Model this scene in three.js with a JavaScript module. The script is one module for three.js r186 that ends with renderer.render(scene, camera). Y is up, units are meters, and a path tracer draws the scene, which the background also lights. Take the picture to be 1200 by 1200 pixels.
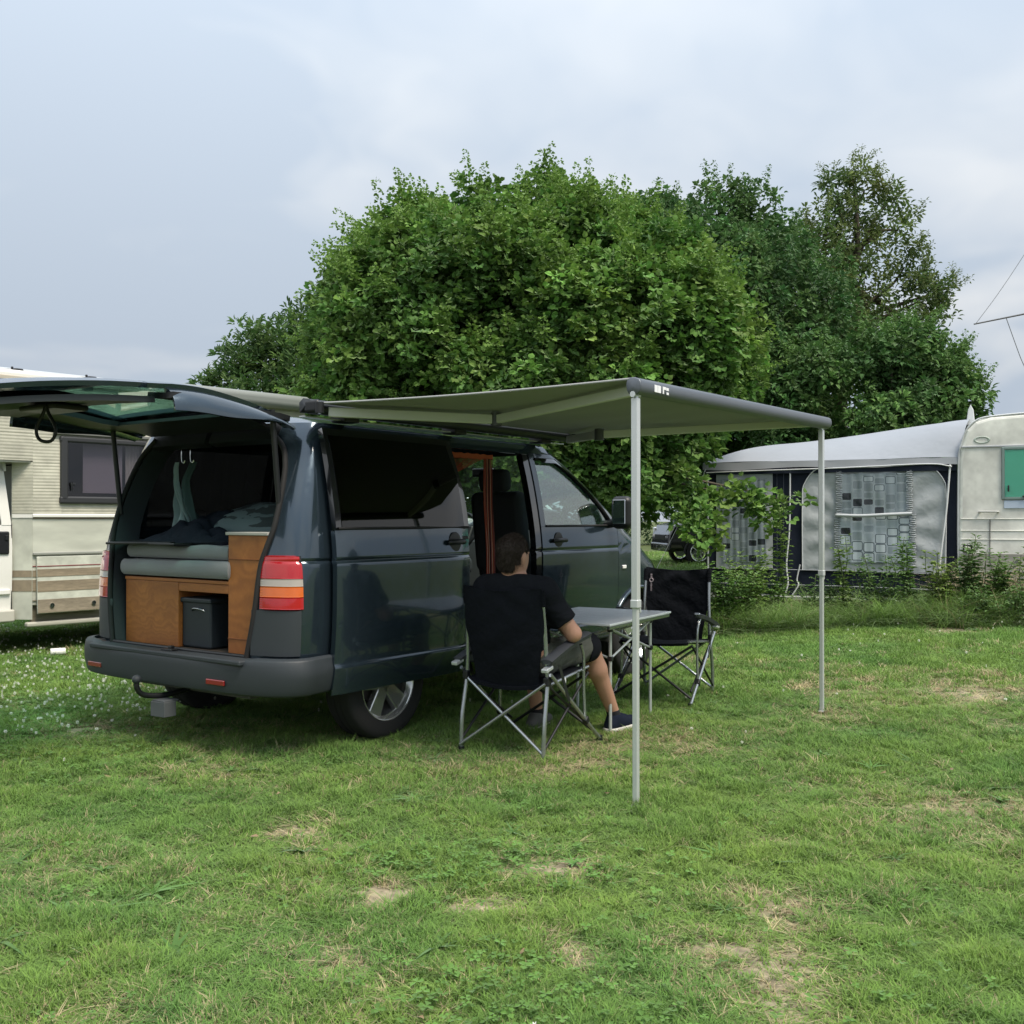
import * as THREE from 'three';
import { mergeGeometries } from 'three/addons/utils/BufferGeometryUtils.js';
import { RoundedBoxGeometry } from 'three/addons/geometries/RoundedBoxGeometry.js';

// ---------------------------------------------------------------- camera, sky, sun, exposure
const scene = new THREE.Scene();
const EYE = 1.32;
const camera = new THREE.PerspectiveCamera(53.13, 1, 0.05, 600);
camera.position.set(0, EYE, 0);
camera.lookAt(0, EYE + 0.0667, -10);
const renderer = new THREE.WebGLRenderer({ antialias: true });
renderer.toneMapping = THREE.LinearToneMapping;
renderer.toneMappingExposure = 2.9;
renderer.shadowMap.enabled = true;

let seedState = 12345;
function rnd() { seedState = (seedState + 0x6d2b79f5) | 0; let t = Math.imul(seedState ^ (seedState >>> 15), 1 | seedState); t = (t + Math.imul(t ^ (t >>> 7), 61 | t)) ^ t; return ((t ^ (t >>> 14)) >>> 0) / 4294967296; }
const seedRandom = (n) => { seedState = n | 0; };
const rr = (a, b) => a + (b - a) * rnd();
const lerp = (a, b, t) => a + (b - a) * t;
const clamp = (x, a = 0, b = 1) => Math.min(b, Math.max(a, x));
const sstep = (a, b, x) => { const t = clamp((x - a) / (b - a)); return t * t * (3 - 2 * t); };
function hash2(i, j) { let h = Math.imul(i, 374761393) + Math.imul(j, 668265263); h = Math.imul(h ^ (h >>> 13), 1274126177); return ((h ^ (h >>> 16)) >>> 0) / 4294967296; }
function noise2(x, y) { const i = Math.floor(x), j = Math.floor(y), u = x - i, v = y - j, a = u * u * (3 - 2 * u), b = v * v * (3 - 2 * v); return lerp(lerp(hash2(i, j), hash2(i + 1, j), a), lerp(hash2(i, j + 1), hash2(i + 1, j + 1), a), b); }
function fbm(x, y, o = 4) { let s = 0, a = 0.5, n = 0; for (let k = 0; k < o; k++) { s += a * noise2(x, y); n += a; x = x * 2.03 + 17.1; y = y * 2.03 + 5.7; a *= 0.5; } return s / n; }
function noise3(x, y, z) { const k = Math.floor(z), w = z - k, t = w * w * (3 - 2 * w); return lerp(noise2(x + k * 57.3, y + k * 31.7), noise2(x + (k + 1) * 57.3, y + (k + 1) * 31.7), t); }

{ // overcast sky: a soft cloud layer seen in perspective, brighter towards the zenith as overcast skies are
  const w = 1536, h = 768, data = new Float32Array(w * h * 4);
  for (let j = 0; j < h; j++) {
    const el = ((j + 0.5) / h - 0.5) * Math.PI, sy = Math.sin(el), cy = Math.cos(el);
    for (let i = 0; i < w; i++) {
      const az = ((i + 0.5) / w - 0.5) * 2 * Math.PI, dx = cy * Math.cos(az), dz = cy * Math.sin(az), k = 1 / (Math.max(sy, 0) + 0.16);
      const px = dx * k, pz = dz * k;
      const wx = fbm(px * 1.1 + 3, pz * 1.1 + 9, 4), wz = fbm(px * 1.1 + 40, pz * 1.1 + 21, 4);
      let c = fbm(px * 0.75 + wx * 1.6 + 2.2, pz * 0.75 + wz * 1.6 + 5.5, 6);
      c = sstep(0.3, 0.7, c);
      const fine = fbm(px * 2.6 + wx * 2 + 11, pz * 2.6 + wz * 2, 5) - 0.5;
      const broad = fbm(px * 0.42 + 7.3, pz * 0.42 + 1.9, 3) - 0.5, c2 = clamp(0.56 + (c - 0.5) * 1.25 + fine * 1.7 + broad * 1.6, -0.1, 1.12);
      const up = Math.max(sy, 0), L = 0.46 * (0.7 + 0.45 * up + 0.95 * up * up);   // zenith three times the horizon, as under a full cloud cover
      const q = (j * w + i) * 4;
      data[q] = L * lerp(0.5, 0.725, c2); data[q + 1] = L * lerp(0.57, 0.75, c2); data[q + 2] = L * lerp(0.66, 0.775, c2); data[q + 3] = 1;
    }
  }
  const t = new THREE.DataTexture(data, w, h, THREE.RGBAFormat, THREE.FloatType);
  t.mapping = THREE.EquirectangularReflectionMapping; t.magFilter = THREE.LinearFilter; t.minFilter = THREE.LinearFilter; t.wrapS = THREE.RepeatWrapping; t.needsUpdate = true;
  scene.background = t; scene.environment = t; scene.backgroundIntensity = 1; scene.environmentIntensity = 1;
}
const sun = new THREE.DirectionalLight(0xfff2e0, 1.5);       // the sun behind the cloud sheet: very soft
sun.position.set(8, 20, 0); sun.target.position.set(0, 0, -9);
sun.castShadow = true; sun.shadow.radius = 40;
Object.assign(sun.shadow.camera, { left: -30, right: 30, top: 30, bottom: -30, near: 1, far: 90 }); sun.shadow.mapSize.set(2048, 2048);
sun.name = 'sun'; scene.add(sun, sun.target);

// ---------------------------------------------------------------- helpers
const V3 = (x, y, z) => new THREE.Vector3(x, y, z);
const DEG = Math.PI / 180;
const counts = {};
function numbered(n) { counts[n] = (counts[n] ?? -1) + 1; return counts[n] ? n + '_' + String(counts[n]).padStart(3, '0') : n; }
function mesh(name, geo, mat, parent) { const m = new THREE.Mesh(geo, mat); m.name = name; m.castShadow = m.receiveShadow = true; (parent ?? scene).add(m); return m; }
function tag(o, label, category, group, kind) { Object.assign(o.userData, { label, category }); if (group) o.userData.group = group; if (kind) o.userData.kind = kind; return o; }
function thing(name, label, category, x, depth, y, heading = 0, group) { // a Group whose forward is -z, turned by HEADING degrees to the right
  const g = new THREE.Group(); g.name = numbered(name); g.position.set(x, y, -depth); g.rotation.y = -heading * DEG; scene.add(g); return tag(g, label, category, group);
}
function part(parent, name, parentIsMesh) { const g = new THREE.Group(); g.name = name; parent.add(g); return g; }
function structure(name, geo, mat, label) { const m = mesh(name, geo, mat); m.userData.kind = 'structure'; if (label) m.userData.label = label; return m; }
function plain(g) { const o = g.index ? g.toNonIndexed() : g; for (const k of Object.keys(o.attributes)) if (!['position', 'normal', 'uv'].includes(k)) o.deleteAttribute(k); if (!o.attributes.uv) o.setAttribute('uv', new THREE.BufferAttribute(new Float32Array(o.attributes.position.count * 2), 2)); return o; }
const merge = (list) => mergeGeometries(list.map(plain));
function place(g, x = 0, y = 0, z = 0, rx = 0, ry = 0, rz = 0) { if (rx) g.rotateX(rx); if (ry) g.rotateY(ry); if (rz) g.rotateZ(rz); return g.translate(x, y, z); }
const rbox = (w, h, d, r, x = 0, y = 0, z = 0, rx = 0, ry = 0, rz = 0) => place(new RoundedBoxGeometry(w, h, d, 2, Math.min(r, w / 2.01, h / 2.01, d / 2.01)), x, y, z, rx, ry, rz);
const box = (w, h, d, x = 0, y = 0, z = 0, rx = 0, ry = 0, rz = 0) => place(new THREE.BoxGeometry(w, h, d), x, y, z, rx, ry, rz);
const cyl = (r0, r1, h, n, x = 0, y = 0, z = 0, rx = 0, ry = 0, rz = 0) => place(new THREE.CylinderGeometry(r0, r1, h, n), x, y, z, rx, ry, rz);
const UP = V3(0, 1, 0);
function bar(a, b, r, r2 = r, n = 10) { // round bar from a to b
  const A = V3(...a), B = V3(...b), d = B.clone().sub(A), L = d.length(), g = new THREE.CylinderGeometry(r2, r, L, n);
  g.applyQuaternion(new THREE.Quaternion().setFromUnitVectors(UP, d.normalize())); return g.translate((A.x + B.x) / 2, (A.y + B.y) / 2, (A.z + B.z) / 2);
}
function flatBar(a, b, w, t, upHint = [0, 1, 0]) { // rectangular bar: w across, t along the hint
  const A = V3(...a), B = V3(...b), d = B.clone().sub(A), L = d.length(); d.normalize();
  const side = d.clone().cross(V3(...upHint)).normalize(), up = side.clone().cross(d);
  const g = new RoundedBoxGeometry(L, t, w, 1, Math.min(t, w) * 0.2);
  return g.applyMatrix4(new THREE.Matrix4().makeBasis(d, up, side).setPosition((A.x + B.x) / 2, (A.y + B.y) / 2, (A.z + B.z) / 2));
}
function tube(pts, r, n = 8, seg, closed = false) { const c = new THREE.CatmullRomCurve3(pts.map((p) => V3(...p)), closed, 'catmullrom', 0.5); return new THREE.TubeGeometry(c, seg ?? pts.length * 6, r, n, closed); }
function grid(S, T, fn) { // sheet through fn(s, t) -> [x, y, z] for the values in S and T; uv = metres along both ways
  const ns = typeof S === 'number' ? Array.from({ length: S + 1 }, (_, i) => i / S) : S, nt = typeof T === 'number' ? Array.from({ length: T + 1 }, (_, i) => i / T) : T;
  const p = [], uv = [], idx = [], row = nt.length, P = ns.map((s) => nt.map((t) => fn(s, t)));
  const dist = (a, b) => Math.hypot(a[0] - b[0], a[1] - b[1], a[2] - b[2]);
  const ms = ns.length >> 1, mt = nt.length >> 1, us = [0], vs = [0];
  for (let i = 1; i < ns.length; i++) us[i] = us[i - 1] + dist(P[i][mt], P[i - 1][mt]);
  for (let j = 1; j < row; j++) vs[j] = vs[j - 1] + dist(P[ms][j], P[ms][j - 1]);
  for (let i = 0; i < ns.length; i++) for (let j = 0; j < row; j++) { p.push(...P[i][j]); uv.push(us[i], vs[j]); }
  for (let i = 0; i + 1 < ns.length; i++) for (let j = 0; j + 1 < row; j++) { const a = i * row + j, b = a + row; idx.push(a, b, b + 1, a, b + 1, a + 1); }
  const g = new THREE.BufferGeometry(); g.setAttribute('position', new THREE.Float32BufferAttribute(p, 3)); g.setAttribute('uv', new THREE.Float32BufferAttribute(uv, 2)); g.setIndex(idx); g.computeVertexNormals();
  g.userData = { ns: ns.length, nt: row }; return g;
}
function slab(S, T, fn, thick) { // a sheet with real thickness (towards -normal) and closed rims
  const f = grid(S, T, fn), { ns, nt } = f.userData, pos = f.attributes.position, nor = f.attributes.normal, uv = f.attributes.uv, N = ns * nt;
  const p = [...pos.array], u = [...uv.array], idx = [...f.index.array];
  for (let k = 0; k < N; k++) { p.push(pos.getX(k) - nor.getX(k) * thick, pos.getY(k) - nor.getY(k) * thick, pos.getZ(k) - nor.getZ(k) * thick); u.push(uv.getX(k), uv.getY(k)); }
  const fi = f.index.array; for (let k = 0; k < fi.length; k += 3) idx.push(fi[k] + N, fi[k + 2] + N, fi[k + 1] + N);
  const loop = []; for (let i = 0; i < ns; i++) loop.push(i * nt); for (let j = 1; j < nt; j++) loop.push((ns - 1) * nt + j); for (let i = ns - 2; i >= 0; i--) loop.push(i * nt + nt - 1); for (let j = nt - 2; j > 0; j--) loop.push(j);
  const base = p.length / 3;
  for (const a of loop) for (const q of [a, a + N]) { p.push(p[q * 3], p[q * 3 + 1], p[q * 3 + 2]); u.push(u[q * 2], u[q * 2 + 1]); }
  for (let k = 0; k < loop.length; k++) { const a = base + k * 2, b = base + ((k + 1) % loop.length) * 2; idx.push(a, a + 1, b, b, a + 1, b + 1); }
  const g = new THREE.BufferGeometry(); g.setAttribute('position', new THREE.Float32BufferAttribute(p, 3)); g.setAttribute('uv', new THREE.Float32BufferAttribute(u, 2)); g.setIndex(idx); g.computeVertexNormals(); return g;
}
function curve(pts) { // smooth interpolation through sorted [x, y] pairs
  const n = pts.length, m = pts.map((p, i) => { const a = pts[Math.max(0, i - 1)], b = pts[Math.min(n - 1, i + 1)]; return (b[1] - a[1]) / (b[0] - a[0]); });
  return (x) => {
    if (x <= pts[0][0]) return pts[0][1]; if (x >= pts[n - 1][0]) return pts[n - 1][1];
    let i = 0; while (x > pts[i + 1][0]) i++;
    const h = pts[i + 1][0] - pts[i][0], t = (x - pts[i][0]) / h, t2 = t * t, t3 = t2 * t;
    return (2 * t3 - 3 * t2 + 1) * pts[i][1] + (t3 - 2 * t2 + t) * h * m[i] + (-2 * t3 + 3 * t2) * pts[i + 1][1] + (t3 - t2) * h * m[i + 1];
  };
}
function extrude(points, depth, bevel = 0, segs = 2) { // outline in x,y, extruded along +z, centred
  const s = new THREE.Shape(points.map((p) => new THREE.Vector2(p[0], p[1])));
  const g = new THREE.ExtrudeGeometry(s, { depth: Math.max(1e-4, depth - 2 * bevel), bevelEnabled: bevel > 0, bevelSize: bevel, bevelThickness: bevel, bevelOffset: -bevel, bevelSegments: segs, curveSegments: 8 });
  return g.translate(0, 0, -depth / 2 + bevel);
}
function dataTex(n, fn, srgb, m = n) { // fn(u, v) -> [r, g, b] or grey, 0..1, tiling is the caller's business
  const d = new Uint8Array(n * m * 4);
  for (let j = 0; j < m; j++) for (let i = 0; i < n; i++) { let c = fn(i / n, j / m); if (typeof c === 'number') c = [c, c, c]; const k = (j * n + i) * 4; d[k] = clamp(c[0]) * 255; d[k + 1] = clamp(c[1]) * 255; d[k + 2] = clamp(c[2]) * 255; d[k + 3] = 255; }
  const t = new THREE.DataTexture(d, n, m); t.wrapS = t.wrapT = THREE.RepeatWrapping; t.magFilter = THREE.LinearFilter; t.minFilter = THREE.LinearMipmapLinearFilter; t.generateMipmaps = true; if (srgb) t.colorSpace = THREE.SRGBColorSpace; t.needsUpdate = true; return t;
}
function tnoise(u, v, f, o = 4) { // tiling fbm on the unit square
  let s = 0, a = 0.5, n = 0;
  for (let k = 0; k < o; k++) { const x = u * f, y = v * f, i = Math.floor(x), j = Math.floor(y), p = x - i, q = y - j, A = p * p * (3 - 2 * p), B = q * q * (3 - 2 * q), m = (z) => ((z % f) + f) % f; s += a * lerp(lerp(hash2(m(i) + k * 91, m(j)), hash2(m(i + 1) + k * 91, m(j)), A), lerp(hash2(m(i) + k * 91, m(j + 1)), hash2(m(i + 1) + k * 91, m(j + 1)), A), B); n += a; a *= 0.55; f *= 2; }
  return s / n;
}
const scaled = (t, r, r2 = r) => { const c = t.clone(); c.repeat.set(r, r2); c.needsUpdate = true; return c; };
const L = (r, g, b) => new THREE.Color().setRGB(r, g, b);
const std = (c, roughness = 0.6, metalness = 0, extra = {}) => new THREE.MeshStandardMaterial({ color: c, roughness, metalness, side: THREE.DoubleSide, ...extra });
const phys = (c, roughness, metalness, extra = {}) => new THREE.MeshPhysicalMaterial({ color: c, roughness, metalness, side: THREE.DoubleSide, ...extra });

const matte = (c, roughness = 0.95, extra = {}) => phys(c, roughness, 0, { specularIntensity: 0.2, ...extra });   // cloth and hair: hardly any surface gloss

// shared fine textures (grain and wear only)
const texSpeck = dataTex(256, (u, v) => 0.5 + 0.5 * (tnoise(u, v, 32, 3) - 0.5) + 0.25 * (tnoise(u, v, 4, 3) - 0.5));
const texWeave = dataTex(256, (u, v) => { const a = Math.sin(u * Math.PI * 128), b = Math.sin(v * Math.PI * 128); return 0.5 + 0.22 * a * b + 0.3 * (tnoise(u, v, 8, 4) - 0.5); });
const texCrumple = dataTex(512, (u, v) => { const n = tnoise(u, v, 5, 5), r = Math.abs(tnoise(u + 0.37, v + 0.11, 4, 4) - 0.5) * 2; return 0.25 + 0.5 * n + 0.4 * r; });
const texBrushed = dataTex(256, (u, v) => 0.5 + 0.7 * (tnoise(u * 1, v, 64, 1) - 0.5) * 0.4 + 0.3 * (hash2(Math.floor(v * 256), 7) - 0.5));
const texDirt = dataTex(512, (u, v) => { const a = tnoise(u, v, 6, 6), b = tnoise(u + 0.5, v + 0.3, 24, 3); const k = clamp(0.86 + 0.28 * (a - 0.5) + 0.12 * (b - 0.5)); return [k, k * 0.995, k * 0.975]; }, true);

const M = {
  paint: phys(L(0.038, 0.059, 0.08), 0.36, 0.6, { clearcoat: 0.75, clearcoatRoughness: 0.04, roughnessMap: texSpeck }),
  plastic: std(L(0.028, 0.035, 0.042), 0.55, 0, { bumpMap: scaled(texSpeck, 14), bumpScale: 0.0008 }),
  black: std(L(0.008, 0.009, 0.011), 0.45),
  gloss: phys(L(0.006, 0.007, 0.009), 0.12, 0, { clearcoat: 1 }),
  rubber: std(L(0.012, 0.012, 0.013), 0.8, 0, { bumpMap: scaled(texSpeck, 6), bumpScale: 0.001 }),
  tint: phys(L(0.075, 0.08, 0.09), 0.02, 0, { transmission: 1, thickness: 0, ior: 1.5 }),
  glass: phys(L(0.72, 0.84, 0.8), 0.02, 0, { transmission: 1, thickness: 0, ior: 1.5 }),
  doorGlass: phys(L(0.74, 0.86, 0.84), 0.02, 0, { transmission: 1, thickness: 0, ior: 2.1 }),
  greenGlass: phys(L(0.55, 0.8, 0.74), 0.03, 0, { transmission: 1, thickness: 0, ior: 1.5 }),
  chrome: std(L(0.75, 0.77, 0.78), 0.16, 1),
  alu: std(L(0.56, 0.59, 0.6), 0.42, 0.35, { roughnessMap: texSpeck }),
  steel: std(L(0.3, 0.32, 0.34), 0.36, 0.85, { roughnessMap: texSpeck }),
  wheel: std(L(0.55, 0.56, 0.55), 0.34, 0.8, { roughnessMap: texSpeck }),
  dark: std(L(0.03, 0.031, 0.033), 0.9),
  underbody: std(L(0.085, 0.085, 0.084), 0.9, 0, { bumpMap: texSpeck, bumpScale: 0.002 }),
  plyFloor: std(L(0.24, 0.21, 0.17), 0.9),
  liner: matte(L(0.014, 0.016, 0.021), 0.95, { bumpMap: scaled(texWeave, 3), bumpScale: 0.001 }),
};
// the lawn: flat round the van, a slight rise towards the hedge
const groundY = (x, d) => { const c = x + 0.15 * d; return 0.18 * sstep(1.8, 7, c) + 0.012 * (noise2(x * 0.9 + 31, d * 0.9) - 0.5) * sstep(2, 4, Math.abs(d - 6.5) + Math.abs(x + 0.7) * 0.7); };
// ================================================================= the camper van (local x = forward, z = its passenger side)
const VAN = { x: -1.471, d: 6.68, rot: 54 * DEG };
const van = new THREE.Group(); van.name = 'camper_van'; van.position.set(VAN.x, 0, -VAN.d); van.rotation.y = VAN.rot; scene.add(van);
tag(van, 'dark green camper van with raised tailgate and open sliding door', 'camper van');
const vanToWorld = (u, y, z) => [VAN.x + u * Math.cos(VAN.rot) + z * Math.sin(VAN.rot), y, -VAN.d - u * Math.sin(VAN.rot) + z * Math.cos(VAN.rot)];
function vanThing(name, label, category, u, y, z, group) { // a thing that lies in or hangs from the van, axes as the van's
  const g = new THREE.Group(); g.name = numbered(name); g.position.set(...vanToWorld(u, y, z)); g.rotation.y = VAN.rot; scene.add(g); return tag(g, label, category, group);
}
{
  const Wc = curve([[0.3, 0.88], [0.45, 0.918], [0.7, 0.945], [0.95, 0.952], [1.1, 0.95], [1.27, 0.932], [1.55, 0.88], [1.8, 0.815], [1.9, 0.775]]);
  const W = (y) => Wc(y) - 0.009 * Math.exp(-(((y - 1.088) / 0.008) ** 2)) + 0.014 * sstep(0.52, 0.495, y);
  const R = curve([[0.3, -0.86], [0.6, -0.86], [1.0, -0.84], [1.25, -0.8], [1.5, -0.73], [1.8, -0.62], [1.9, -0.575]]);
  const F = curve([[0.3, 3.75], [0.5, 3.83], [0.75, 3.81], [0.92, 3.74], [1.02, 3.56], [1.1, 3.36], [1.18, 3.15], [1.24, 3.02], [1.5, 2.63], [1.75, 2.24], [1.87, 2.02]]);
  const RC = 0.26, PR = 3.6;
  const ucF = (y) => F(y) - lerp(0.8, 0.45, sstep(0.9, 1.25, y)), PF = (y) => lerp(2.7, 3.6, sstep(1.0, 1.3, y));
  const pw = (x, e) => Math.pow(Math.max(0, x), e);
  function B(q, y, sgn = 1, off = 0) { // point on the body shell: q 0..1 round the rear corner, 1..2 along the side, 2..3 round the nose
    const w = W(y), ur = R(y) + RC, uf = ucF(y);
    if (q < 1) { const t = (1 - q) * Math.PI / 2, a = pw(Math.sin(t), 2 / PR), b = pw(Math.cos(t), 2 / PR), nx = pw(a, PR - 1) / RC, nz = pw(b, PR - 1) / w, n = Math.hypot(nx, nz) || 1; return [ur - RC * a - off * nx / n, y, sgn * (w * b + off * nz / n)]; }
    if (q <= 2) return [lerp(ur, uf, q - 1), y, sgn * (w + off)];
    const p = PF(y), A = F(y) - uf, t = (q - 2) * Math.PI / 2, a = pw(Math.sin(t), 2 / p), b = pw(Math.cos(t), 2 / p), nx = pw(a, p - 1) / A, nz = pw(b, p - 1) / w, n = Math.hypot(nx, nz) || 1;
    return [uf + A * a + off * nx / n, y, sgn * (w * b + off * nz / n)];
  }
  const qU = (u, y) => { const ur = R(y) + RC, uf = ucF(y); if (u < ur) return 1 - Math.asin(clamp(pw((ur - u) / RC, PR / 2))) / (Math.PI / 2); if (u <= uf) return 1 + (u - ur) / (uf - ur); return 2 + Math.asin(clamp(pw((u - uf) / (F(y) - uf), PF(y) / 2))) / (Math.PI / 2); };
  const qZ = (z, y) => 1 - Math.acos(clamp(pw(z / W(y), PR / 2))) / (Math.PI / 2);
  const ys = (a, b) => { const s = new Set([a, b]); for (let y = a; y < b - 0.02; y += 0.055) s.add(y); for (const y of [0.485, 0.495, 0.505, 0.52, 1.07, 1.079, 1.084, 1.088, 1.092, 1.097, 1.106]) if (y > a && y < b) s.add(y); return [...s].sort((p, q) => p - q); };
  const arch = (u) => { let y = 0.37; for (const c of [0, 3]) { const k = 0.42 * 0.42 - (u - c) ** 2; if (k > 0) y = Math.max(y, 0.335 + Math.sqrt(k)); } return y; };
  const us = (a, b, n) => Array.from({ length: n + 1 }, (_, i) => lerp(a, b, i / n));
  const sideU = (u0, u1, y0, y1, sgn, off = 0, n = 8, thick = 0.012) => { const f = (s, y) => { const a = typeof u0 === 'function' ? u0(y) : u0, b = typeof u1 === 'function' ? u1(y) : u1, u = lerp(a, b, s); return B(qU(u, y), y, sgn, off); }; return sgn > 0 ? slab(n, ys(y0, y1), f, thick) : slab(n, ys(y0, y1), (s, y) => f(1 - s, y), thick); };
  const ze = curve([[0.5, 0.63], [0.8, 0.69], [1.1, 0.72], [1.25, 0.76], [1.5, 0.75], [1.68, 0.7], [1.78, 0.62], [1.83, 0.54]]);
  const uA = curve([[1.27, 2.6], [1.45, 2.42], [1.65, 2.13], [1.765, 1.9]]);

  for (const sgn of [1, -1]) {
    const side = sgn > 0 ? 'passenger side' : 'driver side';
    const D = slab(us(0, 1, 16), ys(0.5, 1.87), (s, y) => { const yy = y, q0 = qZ(ze(Math.min(yy, 1.83)), yy), s2 = sgn > 0 ? s : 1 - s; return B(lerp(q0, qU(-0.42, yy), s2), yy, sgn); }, 0.02);
    mesh('rear_pillar', D, M.paint, van);
    // rim of the tailgate opening: seal and inner return
    mesh('door_seal', tube(us(0.52, 1.82, 14).map((y) => { const p = B(qZ(ze(y), y), y, sgn, 0.004); return [p[0] - 0.004, p[1], p[2] - sgn * 0.008]; }), 0.016, 6), M.rubber, van);
    mesh('opening_trim', slab(1, us(0.52, 1.82, 14), (s, y) => { const p = B(qZ(ze(y), y), y, sgn, 0), k = sgn > 0 ? s : 1 - s; return [p[0] + 0.01 + k * 0.16, y, p[2] - sgn * (0.006 + k * 0.012)]; }, 0.01), M.plastic, van);
    // quarter panel with wheel arch
    const uEnd = sgn > 0 ? 0.62 : 1.56;
    const lower = grid(us(0, 1, 44), us(0, 1, 30), (s, t) => { const u = lerp(-0.42, uEnd, sgn > 0 ? s : 1 - s), y = lerp(Math.max(arch(u), 0.37), 1.268, t); return B(qU(u, y), y, sgn); });
    mesh('quarter_panel', lower, M.paint, van);
    mesh('arch_lip', tube(us(-0.41, 0.41, 16).map((u) => { const y = arch(u); return B(qU(u, y), y, sgn, 0.004); }), 0.012, 6), M.plastic, van);
    mesh('rear_side_window', sideU(-0.43, 0.55, 1.264, 1.79, sgn, -0.004, 8, 0.005), M.tint, van);
    mesh('roof_rail_panel', sideU(-0.42, (y) => Math.min(1.86, uA(1.765) - 0.02), 1.79, 1.87, sgn, 0, 14), M.paint, van);
    mesh('window_post', sideU(0.55, 0.62, 1.27, 1.79, sgn, 0, 1), M.gloss, van);
    if (sgn < 0) { mesh('middle_window', sideU(0.62, 1.5, 1.264, 1.79, sgn, -0.004, 8, 0.005), M.tint, van); }
    mesh('door_pillar', sideU(1.5, 1.57, sgn > 0 ? 0.42 : 1.27, 1.79, sgn, -0.006, 1, 0.05), M.gloss, van);
    // front door
    const door = part(van, 'front_door');
    mesh('door_panel', slab(us(0, 1, 12), ys(0.4, 1.262), (s, y) => { const u = lerp(1.575, 2.655, sgn > 0 ? s : 1 - s), yy = Math.max(y, u > 2.5 ? arch(u) + 0.012 : 0); return B(qU(u, yy), yy, sgn, 0.001); }, 0.03), M.paint, door);
    mesh('window_frame', merge([sideU(1.575, 1.635, 1.264, 1.80, sgn, 0.001, 1, 0.03), sideU((y) => uA(y), (y) => uA(y) + 0.075, 1.264, 1.765, sgn, 0.002, 2, 0.03), sideU(1.635, (y) => uA(1.765) + 0.06 - (y - 1.765) * 2.2, 1.765, 1.80, sgn, 0.002, 8, 0.03)]), M.paint, door);
    mesh('window', sideU(1.645, (y) => uA(y) - 0.02, 1.272, 1.757, sgn, -0.006, 8, 0.004), M.doorGlass, door);
    mesh('window_seal', merge([tube(us(1.64, 2.6, 8).map((u) => B(qU(u, 1.268), 1.268, sgn, 0.004)), 0.009, 6), tube(us(1.27, 1.76, 12).map((y) => B(qU(uA(y) - 0.012, y), y, sgn, 0.003)), 0.013, 6), tube(us(1.64, uA(1.765) - 0.01, 5).map((u) => B(qU(u, 1.76), 1.76, sgn, 0.003)), 0.012, 6)]), M.rubber, door);
    mesh('rain_guard', slab(us(0, 1, 12), 2, (s, t) => { const k = sgn > 0 ? s : 1 - s, y = k < 0.45 ? 1.765 : lerp(1.765, 1.5, (k - 0.45) / 0.55), u = k < 0.45 ? lerp(1.66, uA(1.765), k / 0.45) : uA(y), p = B(qU(u - t * 0.05 * (k > 0.4 ? 1 : 0.2), y), y - t * 0.03, sgn, 0.012 + 0.012 * t); return p; }, 0.003), M.gloss, door);
    const hz = (u, y, off) => B(qU(u, y), y, sgn, off);
    const hd = mesh('handle', tube([hz(1.7, 1.16, 0.012), hz(1.74, 1.163, 0.035), hz(1.83, 1.163, 0.035), hz(1.87, 1.16, 0.012)], 0.016, 8), M.black, door);
    const cup = new THREE.SphereGeometry(1, 14, 10); cup.scale(0.06, 0.062, 0.006); { const p = hz(1.785, 1.16, 0.001); cup.translate(...p); } mesh('handle_cup', cup, M.black, door);
    // A pillar, front body, windscreen side
    mesh('windscreen_pillar', slab(us(0, 1, 5), ys(1.24, 1.86), (s, y) => { const k = sgn > 0 ? s : 1 - s, q0 = qU(Math.min(uA(clamp(y, 1.27, 1.765)) + 0.078, F(y) - 0.12), y); return B(lerp(q0, Math.max(q0 + 0.02, 2.42), k), y, sgn); }, 0.02), M.paint, van);
    mesh('front_wing', slab(us(0, 1, 26), us(0, 1, 26), (s, t) => { const k = sgn > 0 ? s : 1 - s, q = k < 0.5 ? null : 0, u = lerp(2.662, 3.45, k), y = lerp(Math.max(arch(u), 0.37), 1.24 - 0.02 * k, t), q1 = qU(Math.min(u, F(y) - 0.02), y); return B(Math.min(q1, 2.62), y, sgn); }, 0.012), M.paint, van);
    mesh('front_end', grid(us(0, 1, 14), us(0.3, 1.24, 26), (s, y) => { const k = sgn > 0 ? s : 1 - s, q0 = Math.min(2.62, qU(Math.min(3.43, F(y) - 0.02), y)); return B(lerp(q0, 3, k), y, sgn); }), M.paint, van);
    mesh('wheel_arch_trim', tube(us(2.585, 3.415, 18).map((u) => { const y = arch(u); return B(qU(u, y), y, sgn, 0.006); }), 0.016, 6), M.paint, van);
    mesh('indicator', place(new RoundedBoxGeometry(0.055, 0.03, 0.014, 2, 0.006), ...B(qU(2.74, 0.93), 0.93, sgn, 0.006)), phys(L(0.85, 0.85, 0.82), 0.15, 0, { clearcoat: 1 }), van);
    const hl = mesh('headlamp', grid(us(0, 1, 8), us(0.72, 0.98, 6), (s, y) => B(lerp(2.3, 2.72, sgn > 0 ? s : 1 - s), y, sgn, 0.004)), phys(L(0.75, 0.78, 0.8), 0.08, 0.3, { clearcoat: 1 }), van);
    // wing mirror
    const mp = B(qU(2.5, 1.3), 1.3, sgn, 0), mir = part(van, 'wing_mirror');
    mesh('mirror_shell', place(new RoundedBoxGeometry(0.1, 0.26, 0.18, 5, 0.05), mp[0] + 0.03, 1.37, mp[2] + sgn * 0.13, 0, sgn * -0.12), M.black, mir);
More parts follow.
